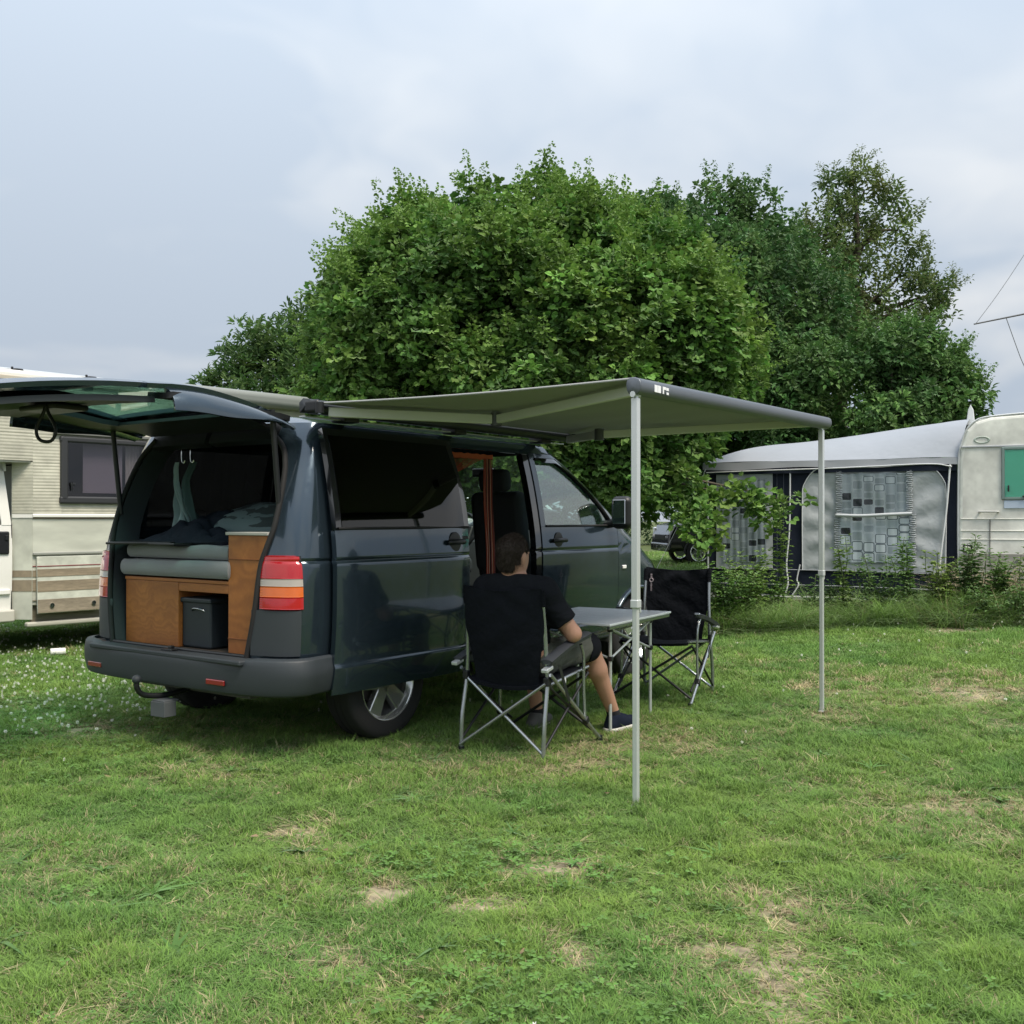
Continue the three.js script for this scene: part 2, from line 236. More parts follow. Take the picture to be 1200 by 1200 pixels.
    mesh('mirror_glass', place(new RoundedBoxGeometry(0.012, 0.19, 0.12, 3, 0.003), mp[0] - 0.017, 1.375, mp[2] + sgn * 0.13, 0, sgn * -0.12), std(L(0.85, 0.88, 0.9), 0.03, 1), mir);
    mesh('mirror_arm', bar([mp[0] + 0.03, 1.275, mp[2] - sgn * 0.02], [mp[0] + 0.03, 1.3, mp[2] + sgn * 0.12], 0.035), M.black, mir);
    // tail lamp, wrapped round the corner: red, clear, amber, red
    const lamp = part(van, 'tail_lamp');
    const red = phys(L(0.42, 0.006, 0.01), 0.1, 0, { clearcoat: 1 }), amber = phys(L(0.66, 0.13, 0.008), 0.1, 0, { clearcoat: 1 }), clear = phys(L(0.42, 0.38, 0.34), 0.12, 0, { clearcoat: 1 });
    const ql = (y, k) => lerp(qZ(0.715 - 0.02 * (y - 0.95), y), qU(-0.71, y), k);
    for (const [a, b, m, nm] of [[0.83, 0.892, red, 'red_lens'], [0.896, 0.95, amber, 'amber_lens'], [0.954, 0.992, clear, 'clear_lens'], [0.996, 1.115, red, 'red_lens']]) {
      const ribs = Math.max(2, Math.round((b - a) / 0.009));
      mesh(nm, slab(us(0, 1, 14), us(a, b, ribs * 2), (s, y) => { const k = sgn > 0 ? s : 1 - s, top = sstep(1.06, 1.115, y) * 0.035, e = Math.min(k, 1 - k) * 10; return B(ql(y, lerp(0.0 + top, 1 - top * 1.6, k)), y, sgn, 0.02 - 0.01 * Math.exp(-e) - 0.002 * (Math.round((y - a) / (b - a) * ribs * 2) % 2)); }, 0.02), m, lamp);
    }
    mesh('lamp_backing', slab(us(0, 1, 10), us(0.825, 1.118, 4), (s, y) => B(ql(y, sgn > 0 ? s : 1 - s), y, sgn, 0.006), 0.015), M.black, lamp);
    // lower corner cover in grey plastic between lamp and bumper
    mesh('corner_cover', slab(us(0, 1, 12), us(0.575, 0.822, 5), (s, y) => { const k = sgn > 0 ? s : 1 - s; return B(lerp(qZ(0.665, y), qU(-0.72, y), k), y, sgn, 0.012); }, 0.015), M.plastic, van);
  }
  // roof skin, headliner, header over the tailgate
  const roofPt = (q, r, sgn, dy = 0) => { const b = B(q, 1.87, sgn), cx = clamp(b[0], -0.2, 1.6); return [lerp(cx, b[0], r), 1.87 + dy + 0.085 * (1 - Math.pow(r, 2.4)), b[2] * r]; };
  mesh('roof', merge([1, -1].map((sgn) => grid(us(0, 3, 60), us(0, 1, 10), (q, r) => roofPt(q, sgn > 0 ? r : 1 - r, sgn)))), M.paint, van);
  mesh('headliner', merge([1, -1].map((sgn) => grid(us(0, 3, 30), us(0, 0.97, 5), (q, r) => roofPt(q, r, sgn, -0.06)))), M.liner, van);
  mesh('tailgate_header', merge([1, -1].map((sgn) => slab(us(0, 1, 8), us(1.775, 1.872, 3), (s, y) => { const k = sgn > 0 ? s : 1 - s; return B(lerp(0.001, qZ(0.6, y), k), y, sgn, 0.004); }, 0.06))), M.black, van);
  for (const sgn of [1, -1]) mesh('tailgate_hinge', rbox(0.09, 0.03, 0.06, 0.008, -0.61, 1.895, sgn * 0.48), M.black, van);
  mesh('windscreen', merge([1, -1].map((sgn) => grid(us(0, 1, 8), us(1.25, 1.85, 8), (s, y) => { const k = sgn > 0 ? s : 1 - s; return B(lerp(2.43, 3, k), y, sgn, -0.003); }))), M.glass, van);
  // floor, sills, wheel housings, underbody
  mesh('load_floor', rbox(4.2, 0.05, 1.78, 0.01, 1.27, 0.53, 0), std(L(0.06, 0.045, 0.035), 0.7), van);
  mesh('underbody', merge([rbox(4.3, 0.14, 1.16, 0.03, 1.4, 0.42, 0), rbox(1.9, 0.13, 1.72, 0.03, 1.5, 0.43, 0)]), M.underbody, van);
  mesh('side_step', merge([rbox(2.1, 0.1, 0.12, 0.02, 1.5, 0.42, 0.87), rbox(2.1, 0.1, 0.12, 0.02, 1.5, 0.42, -0.87)]), M.plastic, van);
  for (const c of [0, 3]) for (const sgn of [1, -1]) mesh('wheel_housing', grid(16, 1, (s, t) => [c + 0.43 * Math.cos(s * Math.PI), 0.335 + 0.43 * Math.sin(s * Math.PI), sgn * (0.56 + 0.35 * t)]), M.underbody, van);
  // rear bumper
  {
    const prof = (s) => s; const bump = part(van, 'rear_bumper');
    const bo = curve([[0.36, 0.065], [0.367, 0.09], [0.4, 0.098], [0.46, 0.101], [0.515, 0.1], [0.535, 0.096], [0.546, 0.086], [0.55, 0.045]]), bEnd = qU(-0.5, 0.5);
    mesh('bumper_skin', slab(us(-1, 1, 60), [0.36, 0.367, 0.375, 0.4, 0.43, 0.46, 0.49, 0.515, 0.535, 0.546, 0.55], (s, y) => { const sgn = s < 0 ? -1 : 1, q = lerp(0.0, bEnd, Math.abs(s)), w = 1 - 0.78 * sstep(0.8, 1.2, q), p = B(q, y, sgn, bo(y) * w); return [p[0], p[1] + 0.018 * sstep(0.6, 0.78, Math.abs(p[2])) * sstep(0.44, 0.55, y), p[2]]; }, 0.025), M.plastic, bump);
    mesh('step_plate', merge([rbox(0.16, 0.03, 1.42, 0.01, -0.88, 0.542, 0), rbox(0.1, 0.1, 1.34, 0.02, -0.83, 0.505, 0)]), M.plastic, bump);
    mesh('sill_strip', tube([[-0.845, 0.562, -0.62], [-0.855, 0.562, 0], [-0.845, 0.562, 0.62]], 0.012, 6), M.black, bump);
    mesh('latch_plate', merge([rbox(0.05, 0.012, 0.1, 0.004, -0.9, 0.562, 0.02), rbox(0.03, 0.03, 0.03, 0.006, -0.89, 0.57, 0.02)]), M.black, bump);
    for (const z of [-0.66, 0.5]) { const p = B(qZ(Math.abs(z), 0.43), 0.43, Math.sign(z), 0.1); mesh('reflector', rbox(0.012, 0.03, 0.15, 0.005, p[0] - 0.004, 0.425, p[2], 0, Math.sign(z) * 0.06 * Math.abs(z)), phys(L(0.22, 0.008, 0.012), 0.25, 0, { clearcoat: 1 }), bump); }
    const hitch = part(van, 'tow_hitch');
    mesh('tow_ball', place(new THREE.SphereGeometry(0.026, 16, 12), -1.09, 0.41, -0.02), M.plastic, hitch);
    mesh('ball_neck', tube([[-1.09, 0.39, -0.02], [-1.085, 0.355, -0.02], [-1.04, 0.315, -0.015], [-0.9, 0.3, 0], [-0.72, 0.32, 0]], 0.016, 8), M.black, hitch);
    mesh('bracket', merge([rbox(0.01, 0.085, 0.11, 0.003, -1.0, 0.235, 0.05, 0, 0.1), rbox(0.08, 0.085, 0.01, 0.003, -0.96, 0.235, 0.105), rbox(0.1, 0.01, 0.11, 0.003, -0.95, 0.281, 0.05)]), std(L(0.1, 0.11, 0.12), 0.6, 0.3), hitch);
    mesh('cross_beam', rbox(0.07, 0.07, 1.1, 0.01, -0.72, 0.34, 0), M.underbody, hitch);
  }
  mesh('front_bumper', merge([1, -1].map((sgn) => grid(us(0, 1, 16), us(0.3, 0.6, 6), (s, y) => { const k = sgn > 0 ? s : 1 - s; return B(lerp(qU(3.44, y), 3, k), y, sgn, 0.03 * sstep(2.1, 2.5, lerp(qU(3.44, y), 3, k))); }))), M.plastic, van);
  // wheels
  const tyreG = new THREE.LatheGeometry([[0.218, -0.1], [0.235, -0.107], [0.29, -0.11], [0.322, -0.1], [0.334, -0.08], [0.336, -0.03], [0.33, -0.028], [0.33, -0.018], [0.336, -0.016], [0.336, 0.016], [0.33, 0.018], [0.33, 0.028], [0.336, 0.03], [0.334, 0.08], [0.322, 0.1], [0.29, 0.11], [0.235, 0.107], [0.218, 0.1]].map((p) => new THREE.Vector2(...p)), 44).rotateX(Math.PI / 2);
  const rimG = merge([new THREE.LatheGeometry([[0.15, -0.09], [0.2, -0.08], [0.205, 0.06], [0.222, 0.096], [0.226, 0.104], [0.222, 0.108], [0.214, 0.1], [0.196, 0.07]].map((p) => new THREE.Vector2(...p)), 44).rotateX(Math.PI / 2)]);
  const spoke = (() => { const s = new THREE.Shape(); s.moveTo(-0.032, 0.03); s.lineTo(-0.05, 0.212); s.quadraticCurveTo(0, 0.226, 0.05, 0.212); s.lineTo(0.032, 0.03); const g = new THREE.ExtrudeGeometry(s, { depth: 0.022, bevelEnabled: true, bevelSize: 0.008, bevelThickness: 0.012, bevelSegments: 2 }); return g.translate(0, 0, 0.045); })();
  for (const c of [0, 3]) for (const sgn of [1, -1]) {
    const wh = part(van, 'wheel'); wh.position.set(c, 0.336, sgn * 0.8); wh.rotation.y = sgn > 0 ? 0 : Math.PI; wh.rotation.z = 0.16 + c;
    mesh('tyre', tyreG, M.rubber, wh); mesh('rim', rimG, M.wheel, wh);
    for (let k = 0; k < 5; k++) { const s = mesh('spoke', spoke, M.wheel, wh); s.rotation.z = k * Math.PI * 0.4; }
    mesh('hub_cap', cyl(0.036, 0.04, 0.03, 16, 0, 0, 0.068, Math.PI / 2), M.steel, wh);
    mesh('brake_disc', cyl(0.14, 0.14, 0.02, 24, 0, 0, 0.0, Math.PI / 2), std(L(0.12, 0.115, 0.11), 0.5, 0.7), wh);
  }
  // open sliding door: slid back along the rear quarter, standing proud of it
  {
    const door = part(van, 'sliding_door'), off = 0.085, u0 = -0.545, u1 = 0.655;
    const Wd = (y) => W(y); const Dp = (u, y, o = 0) => [u, y, Wd(y) + off + o - 0.02 * sstep(0.45, 0.655, u)];
    mesh('door_panel', slab(us(0, 1, 16), ys(0.342, 1.262), (s, y) => Dp(lerp(u0, u1 - 0.0, s), y, -0.012 * sstep(0.03, 0, s) - 0.012 * sstep(0.97, 1, s)), 0.04), M.paint, door);
    mesh('window_surround', merge([slab(2, us(1.262, 1.83, 8), (s, y) => Dp(lerp(u0 + 0.02 * (y - 1.26), u0 + 0.05 + 0.02 * (y - 1.26), s), y), 0.035), slab(2, us(1.262, 1.83, 8), (s, y) => Dp(lerp(u1 - 0.06 - 0.06 * sstep(1.5, 1.83, y), u1 - 0.05 * sstep(1.4, 1.83, y), s), y), 0.035), slab(8, us(1.785, 1.83, 2), (s, y) => Dp(lerp(u0 + 0.05, u1 - 0.1, s), y), 0.035)]), M.gloss, door);
    mesh('window', slab(us(0, 1, 10), us(1.27, 1.79, 8), (s, y) => Dp(lerp(u0 + 0.045, u1 - 0.055 - 0.06 * sstep(1.55, 1.79, y), s), y, 0.003), 0.005), M.tint, door);
    mesh('handle', tube([Dp(0.4, 1.172, 0.01), Dp(0.43, 1.176, 0.036), Dp(0.52, 1.176, 0.036), Dp(0.555, 1.172, 0.01)], 0.017, 8), M.black, door);
    const cup = new THREE.SphereGeometry(1, 16, 10); cup.scale(0.062, 0.066, 0.006); cup.translate(...Dp(0.475, 1.172, 0)); mesh('handle_cup', cup, M.black, door);
    mesh('belt_seal', tube([Dp(u0 + 0.01, 1.266, 0.004), Dp(0.1, 1.266, 0.004), Dp(u1 - 0.01, 1.266, 0.004)], 0.008, 6), M.rubber, door);
    mesh('slide_arm', flatBar([0.3, 1.2, 0.93], [0.62, 1.2, 1.0], 0.05, 0.02), M.black, door);
  }
  // step well and door track
  mesh('door_track', rbox(0.9, 0.03, 0.04, 0.006, 0.15, 1.285, 0.93), M.black, van);
  // raised tailgate
  {
    const gate = part(van, 'tailgate');
    const gy = curve([[-2.32, 1.915], [-2.0, 1.965], [-1.65, 2.0], [-1.3, 2.008], [-1.0, 1.975], [-0.75, 1.925], [-0.6, 1.885]]);
    const gw = curve([[-2.32, 0.6], [-2.1, 0.64], [-1.55, 0.67], [-1.46, 0.68], [-1.4, 0.72], [-1.2, 0.75], [-0.9, 0.735], [-0.7, 0.71], [-0.6, 0.68]]);
    const G = (u, t, dy = 0) => { const w = gw(u); return [u, gy(u) + dy - 0.015 * t * t - 0.022 * Math.pow(Math.abs(t), 9), w * t]; };
    const zt = (u, z) => z / gw(u);
    const skin = [slab(us(-0.85, -0.6, 6), us(-1, 1, 28), (u, t) => G(u, t), 0.025), slab(us(-2.32, -1.5, 12), us(-1, 1, 28), (u, t) => G(u, t), 0.025)];
    for (const s of [1, -1]) skin.push(slab(us(-1.5, -0.85, 12), us(0, 1, 6), (u, k) => G(u, s > 0 ? lerp(zt(u, 0.6), 1, k) : lerp(-1, zt(u, -0.6), k)), 0.025));
    mesh('gate_skin', merge(skin), M.paint, gate);
    mesh('gate_glass', slab(us(-1.51, -0.84, 8), us(-1, 1, 10), (u, k) => G(u, zt(u, 0.61 * k), -0.004), 0.004), M.greenGlass, gate);
    for (const s of [1, -1]) {
      mesh('gate_flange', slab(us(-1.42, -0.61, 14), us(0, 1, 8), (u, k) => { const e = G(u, s, 0), h = 0.03 + 0.085 * sstep(-0.62, -1.2, u), kk = s > 0 ? 1 - k : k, a = kk * Math.PI / 2; return [u, e[1] + 0.002 - h * (1 - Math.cos(a)), e[2] + s * (0.09 * Math.sin(a) - 0.01)]; }, 0.02), M.paint, gate);
      mesh('gas_strut', bar([-0.715, 1.35, s * 0.75], [-0.775, 1.92, s * 0.755], 0.016), M.black, gate);
      mesh('inner_frame', slab(us(-1.42, -0.66, 10), us(0, 1, 3), (u, k) => { const z = lerp(0.56, 0.77, s > 0 ? k : 1 - k), g0 = G(u, s * Math.min(0.93, zt(u, z))); return [u, g0[1] - 0.05 * sstep(-0.62, -1.0, u) - 0.012, s * z]; }, 0.03), M.black, gate);
    }
    const trim = slab(us(-2.29, -1.44, 14), us(-1, 1, 16), (u, t) => { const g0 = G(u, t * 0.95); const rec = 0.03 * sstep(0.5, 0.42, Math.abs(t)) * sstep(-2.1, -2.0, u) * sstep(-1.62, -1.7, u); return [u, gy(u) - 0.085 - 0.02 * t * t + rec, gw(u) * t * 0.94]; }, 0.03);
    mesh('gate_trim', trim, M.plastic, gate);
    mesh('gate_header', slab(us(-0.86, -0.63, 4), us(-1, 1, 12), (u, t) => [u, gy(u) - 0.055, gw(u) * 0.8 * t], 0.02), M.black, gate);
    mesh('lock_pad', rbox(0.2, 0.03, 0.34, 0.012, -1.6, 1.9, 0.0), M.black, gate);
    const ring = tube([[-1.7, 1.9, 0.1], [-1.71, 1.86, 0.092], [-1.728, 1.78, 0.06], [-1.718, 1.725, 0.075], [-1.685, 1.72, 0.125], [-1.672, 1.78, 0.145], [-1.69, 1.86, 0.108]], 0.009, 8, 40, true);
    mesh('pull_strap', ring, M.black, gate);
    mesh('wiper', merge([cyl(0.025, 0.03, 0.04, 12, -1.42, 2.03, 0.02), flatBar([-1.42, 2.05, 0.02], [-1.05, 2.045, 0.25], 0.015, 0.008)]), M.black, gate);
  }
  mesh('roof_antenna', merge([bar([0.0, 1.95, -0.35], [-0.18, 2.09, -0.35], 0.006), cyl(0.02, 0.025, 0.03, 10, 0, 1.955, -0.35)]), M.black, van);
  // cab: seats, dashboard, steering wheel
  const seatM = std(L(0.05, 0.056, 0.062), 0.9, 0, { bumpMap: scaled(texWeave, 6), bumpScale: 0.001 });
  for (const z of [0.45, -0.45]) {
    const s = part(van, 'cab_seat');
    mesh('cushion', rbox(0.5, 0.16, 0.5, 0.06, 2.0, 0.93, z), seatM, s);
    mesh('backrest', rbox(0.14, 0.62, 0.48, 0.06, 1.74, 1.22, z, 0, 0, 0.14), seatM, s);
    mesh('headrest', rbox(0.1, 0.17, 0.27, 0.045, 1.66, 1.61, z, 0, 0, 0.1), seatM, s);
    mesh('seat_base', rbox(0.42, 0.32, 0.42, 0.02, 2.0, 0.7, z), M.dark, s);
  }
  mesh('dashboard', extrude([[2.35, 0.75], [2.5, 1.12], [2.62, 1.2], [3.0, 1.22], [3.05, 0.7]], 1.66, 0.02).translate(0, 0, 0), std(L(0.03, 0.033, 0.036), 0.75), van);
  { const st = part(van, 'steering_wheel'); const g = new THREE.TorusGeometry(0.19, 0.016, 8, 28); place(g, 2.3, 1.2, -0.43, 0, Math.PI / 2, -0.5); mesh('wheel_ring', g, M.black, st); mesh('wheel_hub', rbox(0.05, 0.16, 0.3, 0.03, 2.31, 1.19, -0.43, 0, 0, -0.5), M.black, st); }
  mesh('rear_view_mirror', rbox(0.03, 0.07, 0.22, 0.02, 2.1, 1.7, 0), M.black, van);
}
// ---------------------------------------------------------------- things carried in the van
const texWood = dataTex(512, (u, v) => { const w = tnoise(u, v, 3, 4), g = tnoise(u * 1, v, 4, 2); const ring = Math.sin((v * 9 + w * 5 + Math.sin(u * 6.283) * 0.25) * 6.283); const f = tnoise(u, v, 64, 2); const k = 0.5 + 0.18 * ring * w + 0.5 * (w - 0.5) + 0.18 * (f - 0.5); return [lerp(0.46, 0.72, k), lerp(0.27, 0.46, k), lerp(0.125, 0.22, k)]; }, true);
const wood = std(0xffffff, 0.5, 0, { map: texWood, bumpMap: texWood, bumpScale: 0.0006 });
const woodDark = std(L(0.55, 0.5, 0.48), 0.6, 0, { map: texWood });
const fabricGrey = std(L(0.24, 0.255, 0.265), 0.95, 0, { bumpMap: scaled(texWeave, 5), bumpScale: 0.002 });
const fabricNavy = matte(L(0.014, 0.017, 0.026), 0.95, { bumpMap: scaled(texCrumple, 2), bumpScale: 0.02 });
function cushion(w, h, d, wob, n = 18) { // soft padded block, x by y by z, base at y = 0
  const f = (a, p) => Math.sign(a) * Math.pow(Math.abs(a), p);
  const g = new THREE.BoxGeometry(1, 1, 1, n, 6, n), P = g.attributes.position;
  for (let i = 0; i < P.count; i++) { let x = P.getX(i) * 2, y = P.getY(i) * 2, z = P.getZ(i) * 2; const e = Math.max(Math.abs(x), Math.abs(z)), k = 1 - 0.14 * Math.pow(e, 18); const r = 1 - 0.022 * Math.pow(Math.abs(y), 3); x *= r; z *= r; P.setXYZ(i, x * w / 2, h / 2 + y * h / 2 * k + (y > 0 ? wob * (noise2(x * 2.1 + w * 7, z * 2.1 + d * 5) - 0.5) : 0), z * d / 2); }
  g.computeVertexNormals(); return g;
}
{
  const bedBox = vanThing('bed_box', 'varnished plywood bed box with open cubby inside the van rear', 'cabinet', -0.76, 0.556, -0.3);
  mesh('front_panel', rbox(0.018, 0.385, 0.53, 0.003, 0, 0.193, -0.045), wood, bedBox);
  mesh('top_board', rbox(0.9, 0.02, 1.0, 0.003, 0.44, 0.397, 0.18), wood, bedBox);
  mesh('top_rail', rbox(0.018, 0.05, 0.458, 0.003, 0.002, 0.36, 0.45), wood, bedBox);
  mesh('partition', rbox(0.85, 0.385, 0.018, 0.003, 0.435, 0.193, 0.21), wood, bedBox);
  mesh('back_panel', rbox(0.018, 0.385, 0.97, 0.003, 0.87, 0.193, 0.18), wood, bedBox);
  const crate = vanThing('storage_crate', 'dark plastic storage crate standing in the bed box cubby', 'crate', -0.735, 0.556, 0.065);
  mesh('crate_body', merge([rbox(0.4, 0.29, 0.27, 0.015, 0.19, 0.147, -0.01), rbox(0.42, 0.03, 0.29, 0.01, 0.19, 0.282, -0.01)]), std(L(0.012, 0.02, 0.027), 0.5), crate);
  mesh('crate_handle', tube([[-0.005, 0.22, -0.05], [-0.025, 0.235, -0.02], [-0.025, 0.235, 0.04], [-0.005, 0.22, 0.07]], 0.006, 6), M.steel, crate);
  const cab = vanThing('side_cabinet', 'tall varnished wooden side cabinet beside the bed box', 'cabinet', -0.76, 0.556, 0.4);
  { const s = extrude([[-0.02, 0], [0.22, 0], [0.235, 0.3], [0.29, 0.5], [0.315, 0.56], [0.315, 0.67], [-0.02, 0.67]], 0.018, 0.002, 1); s.rotateY(-Math.PI / 2); mesh('front_panel', s, wood, cab); }
  mesh('side_panel', rbox(0.8, 0.67, 0.018, 0.003, 0.41, 0.335, -0.011), wood, cab);
  mesh('worktop', rbox(0.84, 0.018, 0.36, 0.004, 0.4, 0.68, 0.145), std(L(0.42, 0.41, 0.38), 0.6), cab);
  mesh('plinth_line', rbox(0.006, 0.008, 0.24, 0.002, -0.01, 0.085, 0.1), woodDark, cab);
  mesh('drawer_line', rbox(0.006, 0.006, 0.33, 0.002, -0.01, 0.535, 0.147), woodDark, cab);
  const m1 = vanThing('mattress', 'grey padded mattress lying flat on the bed box', 'mattress', -0.79, 0.967, -0.12, 'folded grey mattress pads');
  mesh('mattress_pad', cushion(1.5, 0.112, 1.04, 0.008).translate(0.75, 0, 0), fabricGrey, m1);
  const m2 = vanThing('mattress', 'upper grey mattress pad folded above the flat one', 'mattress', -0.75, 1.076, -0.14, 'folded grey mattress pads');
  mesh('mattress_pad', cushion(1.4, 0.09, 0.98, 0.025).translate(0.7, 0, 0), fabricGrey, m2);
  const tray = vanThing('black_tray', 'thin black tray jutting out over the mattress edge', 'tray', -0.8, 1.158, -0.5);
  mesh('tray_plate', merge([rbox(0.3, 0.014, 0.52, 0.004, 0.12, 0.02, 0.06, 0, 0.2, 0.05), rbox(0.26, 0.014, 0.3, 0.004, 0.1, 0.008, 0.34, 0, -0.1, -0.03)]), M.black, tray);
  // crumpled blanket
  const bl = vanThing('dark_blanket', 'crumpled dark navy blanket heaped on the mattress', 'blanket', -0.6, 1.165, -0.16);
  mesh('blanket_cloth', slab(40, 40, (s, t) => { const a = (s - 0.5) * 2, b = (t - 0.5) * 2, e = Math.max(0, 1 - Math.pow(Math.abs(a), 3)) * Math.max(0, 1 - Math.pow(Math.abs(b), 3)); const f = fbm(s * 3.3 + 3, t * 3.3 + 8, 3), r = Math.abs(fbm(s * 6 + 1, t * 4 + 2, 3) - 0.5); return [0.18 + a * 0.3 + 0.03 * (f - 0.5), e * (0.03 + 0.22 * f - 0.26 * r + 0.06 * Math.exp(-((b - 0.1) ** 2) * 5)), b * 0.42 + 0.03 * (f - 0.5)]; }, 0.02), fabricNavy, bl);
  const pil = vanThing('pillow', 'pale patterned pillow behind the dark blanket', 'pillow', -0.22, 1.165, 0.12);
  const texPillow = dataTex(256, (u, v) => { const s = tnoise(u, v, 9, 3) > 0.58 ? 0.35 : 0.62; return [s * 0.86, s * 0.97, s]; }, true);
  { const g = new THREE.SphereGeometry(1, 28, 18), P = g.attributes.position; for (let i = 0; i < P.count; i++) { const x = P.getX(i), y = P.getY(i), z = P.getZ(i), q = Math.pow(Math.pow(Math.abs(x), 3.5) + Math.pow(Math.abs(z), 3.5) + Math.pow(Math.abs(y), 2.4), -1 / 2.8); P.setXYZ(i, x * q * 0.27, 0.12 + y * q * 0.12 + 0.035 * (fbm(x * 2.5 + 5, z * 2.5 + 5, 3) - 0.5), z * q * 0.42); } g.computeVertexNormals(); mesh('pillow_case', g, std(L(0.5, 0.5, 0.5), 0.95, 0, { map: texPillow, bumpMap: texCrumple, bumpScale: 0.02 }), pil).rotation.z = 0.25; }
  // towels on hooks
  for (const [z, c, lab] of [[-0.42, L(0.26, 0.33, 0.34), 'pale grey-green towel hanging from a ceiling hook above the mattress'], [-0.33, L(0.05, 0.085, 0.085), 'dark green cloth hanging beside the pale towel']]) {
    const tw = vanThing('hanging_towel', lab, 'towel', -0.5, 1.14, z, 'cloths hanging in the van rear');
    mesh('towel_cloth', slab(20, 18, (s, t) => { const y = t * 0.54, open = lerp(0.1, 0.016, Math.pow(t, 0.8)) * (1 + 0.35 * (noise2(t * 6 + z * 31, s * 2) - 0.5)), a = (s - 0.5) * 2; return [0.045 * Math.sin(s * 13 + t * 3 + z * 20) * lerp(1, 0.25, t) + 0.05 * (noise2(s * 4, t * 4 + z * 9) - 0.5), y + (1 - t) * (1 - t) * 0.16 * (noise2(s * 2.2 + z * 40, 3) - 0.3), a * open + 0.035 * Math.sin(t * 4 + z * 12) + 0.02 * (noise2(t * 5, z * 50) - 0.5)]; }, 0.005), std(c, 0.95, 0, { bumpMap: scaled(texWeave, 8), bumpScale: 0.002 }), tw);
    mesh('hook', tube([[0, 0.63, 0], [0, 0.58, 0], [0, 0.545, 0.006], [0, 0.535, 0.024], [0, 0.55, 0.034]], 0.005, 6), M.chrome, tw);
    mesh('hook_base', rbox(0.02, 0.012, 0.05, 0.003, 0, 0.635, 0), M.chrome, tw);
  }
  // dark curtain closing off the cab end
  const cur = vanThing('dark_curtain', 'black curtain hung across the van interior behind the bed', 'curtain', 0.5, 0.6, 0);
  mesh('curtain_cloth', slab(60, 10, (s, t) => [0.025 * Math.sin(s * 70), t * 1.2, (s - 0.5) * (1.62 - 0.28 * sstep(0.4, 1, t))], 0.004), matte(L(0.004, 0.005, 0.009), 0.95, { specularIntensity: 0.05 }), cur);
  // woven basket leaning by the pillar
  const bk = vanThing('woven_net', 'brown woven net bag leaning against the rear pillar', 'net bag', -0.5, 1.245, 0.6);
  { const parts = []; for (let i = 0; i < 9; i++) for (let j = 0; j < 16; j++) parts.push(box(0.006, 0.028, 0.018, 0.02 * Math.sin(i * 2 + j), 0.02 + j * 0.026, -0.07 + i * 0.021 + (j % 2) * 0.01 + j * 0.0055, 0.5)); mesh('net_weave', merge(parts), std(L(0.1, 0.085, 0.06), 0.9), bk); mesh('net_back', slab(4, 6, (s, t) => [0.03, t * 0.42, -0.09 + s * 0.2 + t * 0.08], 0.01), M.dark, bk); mesh('net_clip', rbox(0.01, 0.012, 0.05, 0.003, -0.02, 0.09, 0.03, 0.4), std(L(0.7, 0.7, 0.7), 0.4), bk); }
  // dark kitchen block inside the sliding door
  const kit = vanThing('kitchen_block', 'dark brown kitchen cupboard inside the sliding door opening', 'cupboard', 0.72, 0.556, 0.1);
  mesh('carcass', rbox(0.5, 0.62, 0.9, 0.01, 0.2, 0.31, -0.4), std(L(0.05, 0.022, 0.016), 0.6), kit);
  mesh('counter', rbox(0.54, 0.025, 0.94, 0.006, 0.2, 0.634, -0.4), std(L(0.05, 0.06, 0.065), 0.4), kit);
  for (const y of [0.16, 0.42]) mesh('drawer_front', rbox(0.42, 0.22, 0.014, 0.006, 0.2, y, 0.056), std(L(0.06, 0.028, 0.02), 0.55), kit);
  // string curtain at the sliding door
  const sc = vanThing('string_curtain', 'orange fringe string curtain tied back in the sliding door opening', 'curtain', 0.62, 0.7, 0.8);
  const cord = (c) => std(c, 0.85), cords = [cord(L(0.3, 0.055, 0.02)), cord(L(0.22, 0.05, 0.035)), cord(L(0.4, 0.22, 0.16)), cord(L(0.12, 0.03, 0.03))];
  mesh('curtain_band', slab(16, 2, (s, t) => [0.0 + s * 0.56, 1.03 + t * 0.035 + 0.004 * Math.sin(s * 40), -0.005], 0.008), cord(L(0.38, 0.075, 0.018)), sc);
  seedRandom(77);
  const fr = []; for (let k = 0; k < 34; k++) { const u = 0.005 + k * 0.0125; fr.push(tube([[u, 1.03, 0], [lerp(u, 0.06, 0.35), 0.99 - 0.01 * rnd(), 0.002], [lerp(u, 0.06, 0.75), 0.93, 0.0], [0.06 + 0.006 * rnd(), 0.885, 0]], 0.0016, 4, 6)); }
  const fm = mesh('fringe', merge(fr), cords[0], sc); fm.userData.kind = 'stuff';
  for (let k = 0; k < 22; k++) { const u = 0.45 + k * 0.0045 + 0.004 * rnd(), z = 0.02 * (rnd() - 0.5), w = 0.012 * (rnd() - 0.5); mesh('strand', tube([[u, 1.035, z], [u + w, 0.75, z], [u + 0.02 - w, 0.4, z + 0.005], [u + 0.03 + w, 0.0, z]], 0.0032, 5, 10), cords[k % 4], sc); }
}
